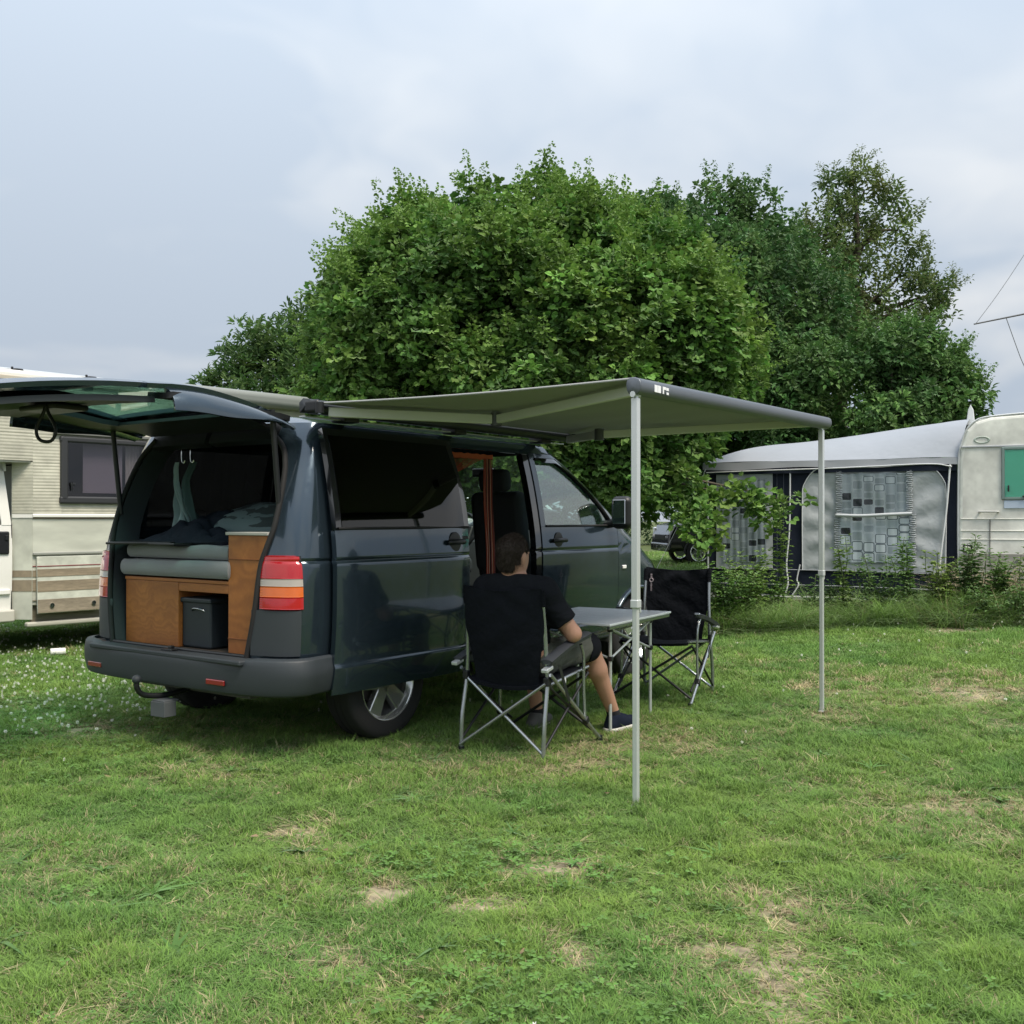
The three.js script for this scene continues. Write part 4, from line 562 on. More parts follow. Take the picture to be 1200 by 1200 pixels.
    mesh('sole', netMesh((x, y, z) => Math.max(cap(x, 0.03, z, [heel[0], 0.03, heel[2]], [toe[0], 0.03, toe[2]], 0.047, 0.046), y - 0.03, 0.002 - y), [a[0] - 0.12, -0.01, a[2] - 0.25], [a[0] + 0.12, 0.05, a[2] + 0.12], 0.0075), std(L(0.62, 0.6, 0.56), 0.8), shoe);
    mesh('sock', netMesh((x, y, z) => Math.max(cap(x, y, z, [a[0], 0.08, a[2]], [lerp(a[0], J['k' + s][0], 0.1), 0.15, lerp(a[2], J['k' + s][2], 0.1)], 0.042, 0.042), y - 0.138, 0.07 - y), [a[0] - 0.08, 0.05, a[2] - 0.08], [a[0] + 0.08, 0.16, a[2] + 0.08], 0.0075), std(L(0.012, 0.012, 0.016), 0.95), p);
  }
}
// ================================================================= old motorhome beyond the van
const texSiding = texDirt;
{
  const rv = new THREE.Group(); rv.name = 'motorhome'; rv.position.set(-4.5, 0, -10); rv.rotation.y = 49 * DEG; scene.add(rv);
  tag(rv, 'cream motorhome with ribbed siding and brown stripes parked behind the van', 'motorhome');
  const cream = std(L(0.66, 0.66, 0.57), 0.42, 0, { map: scaled(texDirt, 0.6) }), creamLow = std(L(0.7, 0.73, 0.66), 0.4, 0, { map: scaled(texDirt, 0.5) });
  const brown = std(L(0.36, 0.3, 0.22), 0.5, 0, { map: texDirt }), taupe = std(L(0.2, 0.18, 0.135), 0.6, 0, { map: texDirt }), white = std(L(0.78, 0.78, 0.74), 0.4), redLine = std(L(0.2, 0.05, 0.05), 0.5);
  const TOP = 2.66, T0 = -0.18, T1 = 3.05;
  const ribbed = (t0, t1, y0, y1) => { const n = Math.max(2, Math.round((y1 - y0) / 0.0075)); return grid([t0, t1], Array.from({ length: n + 1 }, (_, i) => y0 + (y1 - y0) * i / n), (t, y) => { const ph = ((y - 1.36) / 0.031) % 1; return [t, y, 0.005 * Math.pow(Math.abs(Math.sin(ph * Math.PI)), 0.5)]; }); };
  mesh('ribbed_siding', merge([ribbed(T0, 0.1, 1.36, TOP), ribbed(1.0, T1, 1.36, TOP), ribbed(0.1, 1.0, 1.36, 1.476), ribbed(0.1, 1.0, 2.126, TOP), ribbed(-1.75, T0, 1.88, TOP)]), cream, rv);
  mesh('lower_wall', rbox(T1 - T0, 0.86, 0.04, 0.008, (T0 + T1) / 2, 0.915, -0.022), creamLow, rv);
  mesh('belt_rail', rbox(T1 - T0 + 0.01, 0.035, 0.03, 0.01, (T0 + T1) / 2, 1.35, 0.006), white, rv);
  mesh('belt_line', rbox(T1 - T0, 0.008, 0.012, 0.002, (T0 + T1) / 2, 1.328, 0.004), redLine, rv);
  for (const [y, h, m, n] of [[0.862, 0.01, redLine, 'pin_stripe'], [0.79, 0.065, brown, 'brown_stripe'], [0.675, 0.11, brown, 'brown_stripe']]) mesh(n, rbox(T1 - T0, h, 0.006, 0.001, (T0 + T1) / 2, y, 0.0005), m, rv);
  mesh('skirt', rbox(T1 - T0, 0.2, 0.03, 0.01, (T0 + T1) / 2, 0.42, -0.05), taupe, rv);
  mesh('sill', rbox(T1 - T0 + 0.1, 0.05, 0.08, 0.02, (T0 + T1) / 2, 0.3, -0.03), std(L(0.42, 0.41, 0.35), 0.6), rv);
  mesh('lower_trim', rbox(T1 - T0, 0.012, 0.012, 0.003, (T0 + T1) / 2, 0.53, 0.002), taupe, rv);
  mesh('wall_shell', merge([box(T1 - T0, 2.3, 0.04, (T0 + T1) / 2, 1.5, -2.16), box(0.04, 2.3, 2.14, T1, 1.5, -1.08), box(0.04, 1.5, 1.8, T0 + 0.03, 1.1, -1.1), box(1.55, 0.04, 2.1, -0.97, 1.88, -1.06), box(0.04, 0.8, 2.1, -1.75, 2.26, -1.07), box(1.57, 0.8, 0.04, -0.96, 2.27, -2.16)]), cream, rv);
  mesh('roof', rbox(T1 + 1.8, 0.09, 2.2, 0.04, (T1 - 1.77) / 2, 2.695, -1.08), white, rv);
  mesh('roof_edge', rbox(T1 + 1.82, 0.05, 0.03, 0.012, (T1 - 1.77) / 2, 2.66, 0.012), std(L(0.5, 0.46, 0.38), 0.5), rv);
  for (const t of [-0.2, 0.55]) mesh('roof_vent', merge([rbox(0.09, 0.06, 0.09, 0.015, t, 2.765, -0.3), rbox(0.02, 0.1, 0.02, 0.005, t - 0.05, 2.76, -0.3)]), M.black, rv);
  mesh('roof_bar', bar([-1.6, 2.79, -0.35], [2.4, 2.79, -0.35], 0.012), M.alu, rv);
  mesh('floor_pan', box(T1 + 1.9, 0.1, 1.7, (T1 - 1.9) / 2, 0.42, -1.1), M.plyFloor, rv);
  mesh('awning_cassette', place(new RoundedBoxGeometry(1.75, 0.17, 0.15, 5, 0.07), 2.2, 2.69, 0.07), std(L(0.2, 0.22, 0.21), 0.5), rv);
  // window with dark frame, blind behind acrylic pane
  const win = part(rv, 'window');
  mesh('window_frame', merge([rbox(0.95, 0.075, 0.05, 0.02, 0.55, 1.505, 0.012), rbox(0.95, 0.06, 0.05, 0.02, 0.55, 2.105, 0.012), rbox(0.075, 0.62, 0.05, 0.02, 0.12, 1.805, 0.012), rbox(0.06, 0.62, 0.05, 0.02, 0.99, 1.805, 0.012)]), std(L(0.03, 0.032, 0.035), 0.5), win);
  mesh('window_pane', rbox(0.83, 0.56, 0.006, 0.002, 0.555, 1.805, 0.016), phys(L(0.66, 0.65, 0.68), 0.06, 0, { transmission: 1, thickness: 0 }), win);
  mesh('blind', rbox(0.42, 0.5, 0.008, 0.003, 0.56, 1.83, -0.07), std(L(0.46, 0.42, 0.45), 0.8), win);
  mesh('curtain', slab(24, 3, (s, t) => [0.8 + s * 0.17, 1.53 + t * 0.55, -0.06 + 0.012 * Math.sin(s * 30)], 0.004), std(L(0.6, 0.58, 0.52), 0.9), win);
  mesh('stay', merge([bar([0.19, 1.6, 0.03], [0.19, 1.68, 0.03], 0.012), rbox(0.05, 0.03, 0.02, 0.006, 0.2, 1.66, 0.03)]), M.black, win);
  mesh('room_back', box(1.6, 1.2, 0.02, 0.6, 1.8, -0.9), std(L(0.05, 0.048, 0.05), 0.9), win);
  mesh('window_awning_rail', rbox(1.1, 0.035, 0.04, 0.01, 0.56, 2.165, 0.02), std(L(0.2, 0.2, 0.19), 0.5, 0.3), rv);
  // storage flap, hanging slightly open at its foot
  const flap = part(rv, 'storage_flap'); flap.position.set(0.185, 0.96, 0.012); flap.rotation.x = -0.04;
  mesh('flap_panel', rbox(0.67, 0.55, 0.022, 0.006, 0, -0.28, 0.006), creamLow, flap);
  for (const [y, h, m] of [[-0.1, 0.01, redLine], [-0.165, 0.075, brown], [-0.295, 0.105, brown], [-0.485, 0.13, std(L(0.36, 0.31, 0.24), 0.55, 0, { map: texDirt })]]) mesh('flap_stripe', rbox(0.668, h, 0.005, 0.001, 0, y, 0.0175), m, flap);
  for (const x of [-0.2, 0.22]) mesh('flap_lock', cyl(0.022, 0.022, 0.02, 14, x, -0.48, 0.024, Math.PI / 2), M.chrome, flap);
  mesh('flap_rail', rbox(0.7, 0.028, 0.03, 0.008, 0.0, 0.012, 0.006), std(L(0.3, 0.31, 0.28), 0.5), rv).position.set(0.17, 0.97, 0.006);
  // step in to the cab, cab door
  mesh('cab_joint', grid([-0.31, T0], [0.35, 0.5, 0.53, 0.62, 0.73, 0.76, 0.82, 1.34, 1.36, 1.87], (t, y) => [t, y, lerp(-0.16, 0, (t + 0.31) / 0.13)]), creamLow, rv);
  mesh('cab_joint_siding', (() => { const n = 66; return grid([-0.31, T0], n, (t, k) => { const y = 1.37 + k * 0.5; return [t, y, lerp(-0.16, 0, (t + 0.31) / 0.13) + 0.004 + 0.005 * Math.pow(Math.abs(Math.sin((y - 1.36) / 0.031 * Math.PI)), 0.35)]; }); })(), cream, rv);
  for (const [y, h] of [[0.79, 0.065], [0.675, 0.11]]) mesh('brown_stripe', grid([-0.31, T0 - 0.005], [y - h / 2, y + h / 2], (t, yy) => [t, yy, lerp(-0.16, 0, (t + 0.31) / 0.13) + 0.005]), brown, rv);
  mesh('cab_belt_rail', grid([-0.31, T0], [1.33, 1.365], (t, y) => [t, y, lerp(-0.16, 0, (t + 0.31) / 0.13) + 0.012]), white, rv);
  const door = part(rv, 'cab_door');
  mesh('door_panel', slab(us2(-1.4, -0.315, 8), us2(0.42, 1.26, 8), (t, y) => [t, y, -0.15 + 0.02 * Math.sin((y - 0.42) * 3.4)], 0.03), white, door);
  mesh('door_frame', merge([slab(us2(-0.41, -0.32, 2), us2(1.26, 1.85, 5), (t, y) => [t + (1.26 - y) * 0.1, y, -0.14 - (y - 1.26) * 0.1], 0.03), slab(us2(-1.15, -0.35, 4), us2(1.78, 1.86, 2), (t, y) => [t, y, -0.14 - (y - 1.26) * 0.1], 0.03)]), white, door);
  mesh('door_window', slab(us2(-1.2, -0.42, 4), us2(1.26, 1.79, 4), (t, y) => [t + (1.26 - y) * 0.1, y, -0.15 - (y - 1.26) * 0.1], 0.005), M.tint, door);
  mesh('door_handle', merge([rbox(0.11, 0.22, 0.03, 0.03, -0.4, 1.09, -0.128), rbox(0.03, 0.05, 0.02, 0.005, -0.375, 1.14, -0.112)]), M.black, door);
  mesh('door_seam', rbox(0.008, 0.85, 0.01, 0.002, -0.317, 0.85, -0.142), M.black, door);
  mesh('door_mould', rbox(1.05, 0.05, 0.03, 0.01, -0.86, 0.62, -0.13), white, door);
  mesh('cab_sill', rbox(1.5, 0.12, 0.06, 0.02, -1.05, 0.39, -0.12), std(L(0.5, 0.49, 0.43), 0.6), rv);
  mesh('cab_body', merge([rbox(1.9, 0.8, 1.74, 0.12, -1.35, 0.8, -1.08), rbox(0.5, 0.7, 1.6, 0.1, -1.4, 1.5, -1.08), rbox(0.9, 0.4, 1.6, 0.1, -2.2, 0.72, -1.08)]), white, rv);
  for (const [t, z] of [[2.05, -0.2], [2.05, -1.95], [-1.75, -0.28], [-1.75, -1.9]]) { const w = part(rv, 'wheel'); w.position.set(t, 0.33, z); mesh('tyre', new THREE.TorusGeometry(0.24, 0.09, 12, 30), M.rubber, w); mesh('rim', cyl(0.19, 0.19, 0.12, 24, 0, 0, 0, Math.PI / 2), M.wheel, w); }
}
function us2(a, b, n) { return Array.from({ length: n + 1 }, (_, i) => lerp(a, b, i / n)); }

// ================================================================= caravan with awning tent
const TENT = { x: 2.75, d: 14.5, rot: -24.1 * DEG };
const tentFrame = (name, label, category) => { const g = new THREE.Group(); g.name = name; g.position.set(TENT.x, 0, -TENT.d); g.rotation.y = TENT.rot; scene.add(g); return tag(g, label, category); };
function curtainTexture(w, h, n, seed, light) { // printed curtain fabric: columns of rounded squares
  const c = document.createElement('canvas'); c.width = w; c.height = h; const x = c.getContext('2d'); seedRandom(seed);
  x.fillStyle = light ? '#b4bdc0' : '#8f999c'; x.fillRect(0, 0, w, h);
  const cw = w / n;
  for (let i = 0; i < n; i++) { let y = -rnd() * cw * 0.8; x.fillStyle = `rgba(${light ? '205,214,216' : '168,176,178'},0.55)`; if (i % 2) x.fillRect(i * cw, 0, cw, h); while (y < h) { const hh = cw * rr(0.62, 0.95), k = rnd(); x.fillStyle = k < 0.12 ? '#20272d' : k < 0.4 ? (light ? '#9aa4a7' : '#7f898c') : k < 0.8 ? (light ? '#adb7ba' : '#929c9f') : (light ? '#cdd5d7' : '#aab3b5'); x.strokeStyle = k > 0.8 ? '#59646a' : light ? '#c2cacc' : '#9fa8ab'; x.lineWidth = k > 0.8 ? 5 : 3; x.beginPath(); x.roundRect(i * cw + 4, y + 4, cw - 8, hh - 6, 9); x.fill(); x.stroke(); y += hh; } }
  const t = new THREE.CanvasTexture(c); t.colorSpace = THREE.SRGBColorSpace; return t;
}
{
  const tent = tentFrame('awning_tent', 'grey and navy fabric awning tent joined to the white caravan', 'tent');
  const gy = 0.16, E = 2.07, LEN = 3.26;
  const navy = matte(L(0.02, 0.025, 0.04), 0.75, { bumpMap: scaled(texCrumple, 0.8), bumpScale: 0.02 });
  const grey = std(L(0.37, 0.4, 0.415), 0.75, 0, { bumpMap: scaled(texCrumple, 0.9), bumpScale: 0.025 });
  const roofM = std(L(0.29, 0.32, 0.365), 0.7, 0, { bumpMap: scaled(texCrumple, 0.5), bumpScale: 0.02 });
  const piping = std(L(0.6, 0.62, 0.64), 0.6);
  const fold = (x, y) => 0.012 * Math.sin((x * 1.2 + y) * 9) * noise2(x * 1.7 + 4, y * 1.7) + 0.02 * (noise2(x * 2.3, y * 2.3 + 7) - 0.5);
  mesh('side_wall', slab(60, 30, (s, t) => { const x = s * LEN, y = gy + 0.08 + t * (E - gy - 0.08); return [x, y, fold(x, y)]; }, 0.01), navy, tent);
  mesh('front_wall', slab(10, 40, (s, t) => { const y = gy + 0.05 + s * (E - gy - 0.05), z = -t * 2.6; return [0, y, z + fold(z, y) * 0]; }, 0.01), navy, tent);
  mesh('mud_skirt', slab(40, 3, (s, t) => [s * LEN, gy + 0.02 + t * 0.1, 0.05 - t * 0.03 + 0.012 * Math.sin(s * 50)], 0.006), std(L(0.2, 0.21, 0.22), 0.8), tent);
  // light panels with drawn-in window fabric
  const panel = (nm, x0, x1, y0, y1, r, amp) => mesh(nm, slab(36, 30, (s, t) => { const y = lerp(y0, y1, t), k = y > y1 - r ? Math.sqrt(Math.max(0, 1 - ((y - y1 + r) / r) ** 2)) : 1, in_ = r * (1 - k), x = lerp(x0 + in_, x1 - in_, s); const cx = (x0 + x1) / 2, dx = x - cx, dy = y - 1.2, a = Math.atan2(dy, dx), rad = Math.hypot(dx, dy); return [x, y, 0.03 + fold(x, y) * 0.6 + amp * 0.016 * Math.sin(a * 15 + 2 * noise2(x * 2, y * 2)) * sstep(0.3, 0.75, rad) * sstep(0, 0.12, Math.min(s, 1 - s, t, 1 - t) * 2)]; }, 0.006), grey, tent);
  panel('grey_panel', 1.33, 3.12, 0.62, 2.03, 0.35, 1);
  panel('grey_panel', 0.15, 0.93, 0.62, 2.0, 0.02, 0.3);
  const win = (x0, x1, y0, y1, seed, light, nm, ruff) => { const W = part(tent, nm), tex = curtainTexture(384, Math.round(384 * (y1 - y0) / (x1 - x0)), x1 - x0 > 0.7 ? 6 : 5, seed, light);
    const g = slab(30, 20, (s, t) => [lerp(x0, x1, s), lerp(y0, y1, t), 0.05 + 0.008 * Math.sin(s * 44 + t)], 0.004); const P = g.attributes.position, uv = new Float32Array(P.count * 2); for (let i = 0; i < P.count; i++) { uv[i * 2] = (P.getX(i) - x0) / (x1 - x0); uv[i * 2 + 1] = (P.getY(i) - y0) / (y1 - y0); } g.setAttribute('uv', new THREE.BufferAttribute(uv, 2));
    mesh('curtain', g, std(L(1, 1, 1), 0.85, 0, { map: tex }), W);
    mesh('clear_film', slab(16, 16, (s, t) => { const x = lerp(x0 - 0.02, x1 + 0.02, s), y = lerp(y0 - 0.02, y1 + 0.02, t); return [x, y, 0.078 + 0.008 * Math.sin(x * 11 + y * 8) * noise2(x * 3, y * 3)]; }, 0.001), phys(L(0.95, 0.96, 0.97), 0.06, 0, { transmission: 1, thickness: 0, ior: 1.35 }), W);
    if (ruff) for (const x of [x0 - 0.03, x1 + 0.03]) mesh('ruffle', slab(4, 120, (s, t) => [x + (s - 0.5) * 0.07 + 0.008 * Math.sin(t * 97), lerp(y0 - 0.03, y1 + 0.03, t), 0.062 + 0.014 * Math.sin(t * 150 + s * 2) * Math.sin(s * Math.PI)], 0.004), grey, W); return W; };
  const w1 = win(1.82, 2.7, 0.74, 1.36, 31, true, 'side_window', true), w1b = win(1.84, 2.66, 1.38, 1.92, 47, false, 'side_window', true);
  mesh('window_roll', tube([[1.78, 1.37, 0.085], [2.1, 1.36, 0.1], [2.4, 1.375, 0.1], [2.72, 1.39, 0.085]], 0.022, 8), std(L(0.45, 0.48, 0.5), 0.6), tent);
  win(0.24, 0.84, 0.72, 1.86, 59, false, 'corner_window', false);
  // piping, zips and poles
  mesh('panel_piping', tube([[1.33, 0.63, 0.045], [1.33, 1.6, 0.045], [1.36, 1.8, 0.045], [1.5, 1.98, 0.045], [1.75, 2.03, 0.045], [2.7, 2.03, 0.045], [2.95, 1.99, 0.045], [3.1, 1.82, 0.045], [3.13, 1.6, 0.045], [3.12, 0.63, 0.045]], 0.008, 6, 90), piping, tent);
  for (const y of [0.625, 0.42]) mesh('seam_tape', tube([[0, y, 0.04], [1.6, y, 0.05], [3.18, y - 0.02, 0.04]], 0.006, 6), std(L(0.3, 0.32, 0.35), 0.7), tent);
  mesh('ground_rope', tube([[0.3, 0.25, 0.07], [1.6, 0.26, 0.07], [3.15, 0.23, 0.07]], 0.009, 6), piping, tent);
  mesh('zip_cord', tube([[1.17, 1.98, 0.05], [1.16, 1.2, 0.055], [1.12, 0.7, 0.06], [1.14, 0.45, 0.06], [1.1, 0.27, 0.07]], 0.012, 6), piping, tent);
  mesh('zip_cord', tube([[1.3, 0.7, 0.06], [1.26, 0.5, 0.06], [1.28, 0.42, 0.07], [1.2, 0.28, 0.08]], 0.01, 6), piping, tent);
  mesh('edge_pole', tube([[3.18, 2.02, 0.07], [3.13, 1.4, 0.08], [3.06, 0.8, 0.09], [3.02, 0.3, 0.09]], 0.014, 6), piping, tent);
  for (const x of [0.99, 1.08]) mesh('wall_seam', tube([[x, 0.25, 0.035], [x, 1.2, 0.035], [x, 2.0, 0.035]], 0.004, 5), std(L(0.06, 0.07, 0.1), 0.7), tent);
  // roof: hipped towards the corner, rising to the caravan
  const ridge = (s) => [lerp(0.85, 3.45, s), lerp(2.4, 2.63, sstep(-0.2, 1, s)) - 0.03 * Math.sin(Math.PI * s), lerp(-1.0, -0.45, s)];
  mesh('tent_roof', merge([
    grid(30, 12, (s, t) => { const a = [s * (LEN + 0.06) - 0.03, E + 0.035 + 0.012 * Math.sin(s * 9), 0.06], b = ridge(s), k = t; return [lerp(a[0], b[0], k), lerp(a[1], b[1], k) + (0.05 + 0.12 * sstep(0.6, 1, s)) * Math.sin(Math.PI * k), lerp(a[2], b[2], k)]; }),
    grid(12, 16, (s, t) => { const a = [-0.03, E + 0.035, 0.06 - t * 2.7], b = ridge(0); const bb = [b[0], b[1], lerp(b[2], -1.9, t)]; return [lerp(bb[0], a[0], s), lerp(bb[1], a[1], s) - 0.02 * Math.sin(Math.PI * s), lerp(bb[2], a[2], s)]; }),
    grid(20, 4, (s, t) => { const b = ridge(s); return [b[0], b[1] - 0.01 * t, lerp(b[2], -2.0, t)]; })]), roofM, tent);
  mesh('roof_valance', slab(40, 3, (s, t) => [s * (LEN + 0.06) - 0.03, lerp(E - 0.06 - 0.015 * Math.sin(s * 12), E + 0.04, t), 0.075 - 0.012 * t + 0.008 * Math.sin(s * 33)], 0.006), std(L(0.28, 0.3, 0.33), 0.75), tent);
  mesh('valance_band', slab(40, 2, (s, t) => [s * LEN, lerp(E - 0.13, E - 0.03, t), 0.055 + 0.01 * Math.sin(s * 24)], 0.005), navy, tent);
  mesh('valance_cord', tube([[0.02, E - 0.1, 0.075], [0.8, E - 0.085, 0.085], [1.8, E - 0.07, 0.085], [2.9, E - 0.04, 0.085], [3.2, E - 0.08, 0.09]], 0.009, 6, 50), piping, tent);
  mesh('corner_pole', bar([0.03, gy, 0.02], [0.03, E - 0.06, 0.02], 0.014), M.alu, tent);
  for (const [x, px] of [[0.02, -0.7]]) mesh('guy_line', bar([x, E - 0.05, 0.09], [px, gy + 0.02, 0.9], 0.0035, 0.0035, 5), piping, tent);

  const cv = tentFrame('caravan', 'white touring caravan with green window blind beside the tent', 'caravan');
  const body = std(L(0.96, 0.98, 0.96), 0.35, 0, { map: scaled(texDirt, 0.45) });
  const X0 = 3.27, X1 = 5.5, outline = [[X0 + 0.02, 0.62], [X0, 1.0], [X0 + 0.01, 2.05], [X0 + 0.035, 2.25], [X0 + 0.1, 2.45], [X0 + 0.2, 2.56], [X0 + 0.38, 2.615], [X0 + 1.1, 2.65], [X1 - 0.38, 2.615], [X1 - 0.2, 2.56], [X1 - 0.1, 2.45], [X1 - 0.03, 2.25], [X1, 2.05], [X1, 1.0], [X1 - 0.02, 0.62]];
  mesh('body_shell', extrude(outline, 5.2, 0.05, 3).translate(0, 0, -2.5), body, cv);
  mesh('end_trim', tube(outline.map(([x, y]) => [x, y, 0.075]), 0.014, 6, 80), std(L(0.55, 0.57, 0.58), 0.4, 0.3), cv);
  mesh('lower_panel', rbox(X1 - X0 - 0.02, 0.1, 5.1, 0.03, (X0 + X1) / 2, 0.58, -2.5), std(L(0.62, 0.63, 0.6), 0.5), cv);
  const we = 0.105;
  mesh('rain_strip', rbox(X1 - X0 - 0.08, 0.022, 0.02, 0.006, (X0 + X1) / 2, 2.235, we), std(L(0.4, 0.42, 0.45), 0.5), cv);
  for (const y of [1.32, 1.17, 1.06]) mesh('wall_crease', rbox(X1 - X0 - 0.06, 0.008, 0.012, 0.003, (X0 + X1) / 2, y, we - 0.002), body, cv);
  mesh('wall_band', rbox(X1 - X0 - 0.06, 0.2, 0.008, 0.003, (X0 + X1) / 2, 0.78, we - 0.002), std(L(0.42, 0.42, 0.39), 0.5, 0, { map: texDirt }), cv);
  const w = part(cv, 'end_window');
  mesh('window_seal', merge([rbox(1.5, 0.04, 0.03, 0.012, 4.55, 2.205, we + 0.005), rbox(1.5, 0.04, 0.03, 0.012, 4.55, 1.575, we + 0.005), rbox(0.04, 0.66, 0.03, 0.012, 3.79, 1.89, we + 0.005), rbox(0.04, 0.66, 0.03, 0.012, 5.31, 1.89, we + 0.005)]), std(L(0.16, 0.22, 0.21), 0.5), w);
  mesh('green_blind', rbox(1.5, 0.62, 0.006, 0.002, 4.55, 1.89, we + 0.004), std(L(0.1, 0.52, 0.36), 0.7), w);
  mesh('window_pane', rbox(1.49, 0.61, 0.006, 0.003, 4.55, 1.89, we + 0.018), phys(L(0.85, 0.92, 0.9), 0.05, 0, { transmission: 1, thickness: 0 }), w);
  mesh('window_catch', merge([rbox(0.02, 0.08, 0.02, 0.005, 3.85, 1.7, we + 0.03), rbox(0.09, 0.02, 0.02, 0.005, 4.05, 1.6, we + 0.03)]), M.black, w);
  mesh('window_sill', rbox(1.6, 0.1, 0.012, 0.004, 4.6, 1.5, we + 0.004), std(L(0.42, 0.5, 0.62), 0.5), w);
  mesh('grab_handle', tube([[3.52, 1.4, we], [3.53, 1.41, we + 0.04], [3.72, 1.41, we + 0.04], [3.73, 1.4, we]], 0.012, 8), std(L(0.45, 0.46, 0.44), 0.5), cv);
  mesh('front_locker', merge([tube([[3.64, 1.31, we + 0.006], [3.64, 0.8, we + 0.006], [3.68, 0.7, we + 0.006], [3.8, 0.66, we + 0.006], [5.2, 0.66, we + 0.006], [5.3, 0.75, we + 0.006], [5.3, 1.31, we + 0.006]], 0.007, 6, 60)]), std(L(0.12, 0.12, 0.12), 0.6), cv);
  mesh('locker_lock', cyl(0.03, 0.03, 0.02, 14, 3.95, 0.78, we + 0.005, Math.PI / 2), M.steel, cv);
  mesh('marker_lamp', merge([rbox(0.11, 0.1, 0.02, 0.008, 3.38, 0.94, we + 0.004)]), M.black, cv);
  mesh('marker_lens', rbox(0.07, 0.06, 0.012, 0.006, 3.38, 0.94, we + 0.014), std(L(0.6, 0.6, 0.55), 0.3), cv);
  mesh('badge', place(new THREE.TorusGeometry(0.055, 0.011, 6, 20), 0, 0, 0).scale(1.5, 0.7, 1).translate(3.55, 2.32, we - 0.006), std(L(0.36, 0.42, 0.38), 0.5), cv);
  mesh('roof_hatch', rbox(0.5, 0.08, 0.5, 0.03, 3.75, 2.66, -1.4), body, cv);
  mesh('roof_fin', (() => { const g = extrude([[-0.055, 0], [0.055, 0], [0.035, 0.2], [0.0, 0.27], [-0.03, 0.2]], 0.03, 0.008); return g.translate(3.42, 2.55, -0.35); })(), std(L(0.6, 0.63, 0.64), 0.4), cv);
  for (const z of [-2.3, -3.0]) for (const x of [X0 + 0.12, X1 - 0.12]) { const wh = part(cv, 'wheel'); wh.position.set(x, 0.32 + 0.16, z); wh.rotation.y = Math.PI / 2; mesh('tyre', new THREE.TorusGeometry(0.23, 0.09, 10, 26), M.rubber, wh); mesh('rim', cyl(0.18, 0.18, 0.1, 20, 0, 0, 0, Math.PI / 2), M.wheel, wh); }
  mesh('chassis', rbox(1.6, 0.12, 5.0, 0.02, (X0 + X1) / 2, 0.5, -2.5), M.plyFloor, cv);
  for (const x of [X0 + 0.25, X1 - 0.25]) mesh('corner_steady', merge([bar([x, 0.52, -0.15], [x, 0.2, 0.0], 0.02), rbox(0.12, 0.02, 0.12, 0.005, x, 0.19, 0.0)]), M.steel, cv);
}
// timber edging and slabs under the tent
tag(mesh('timber_edging', rbox(3.6, 0.08, 0.05, 0.01, 0, 0, 0), std(L(0.2, 0.18, 0.15), 0.9, 0, { map: texDirt })), 'weathered grey timber edging along the foot of the tent', 'edging').position.set(4.25, 0.19, -13.7);
scene.getObjectByName('timber_edging').rotation.y = TENT.rot;

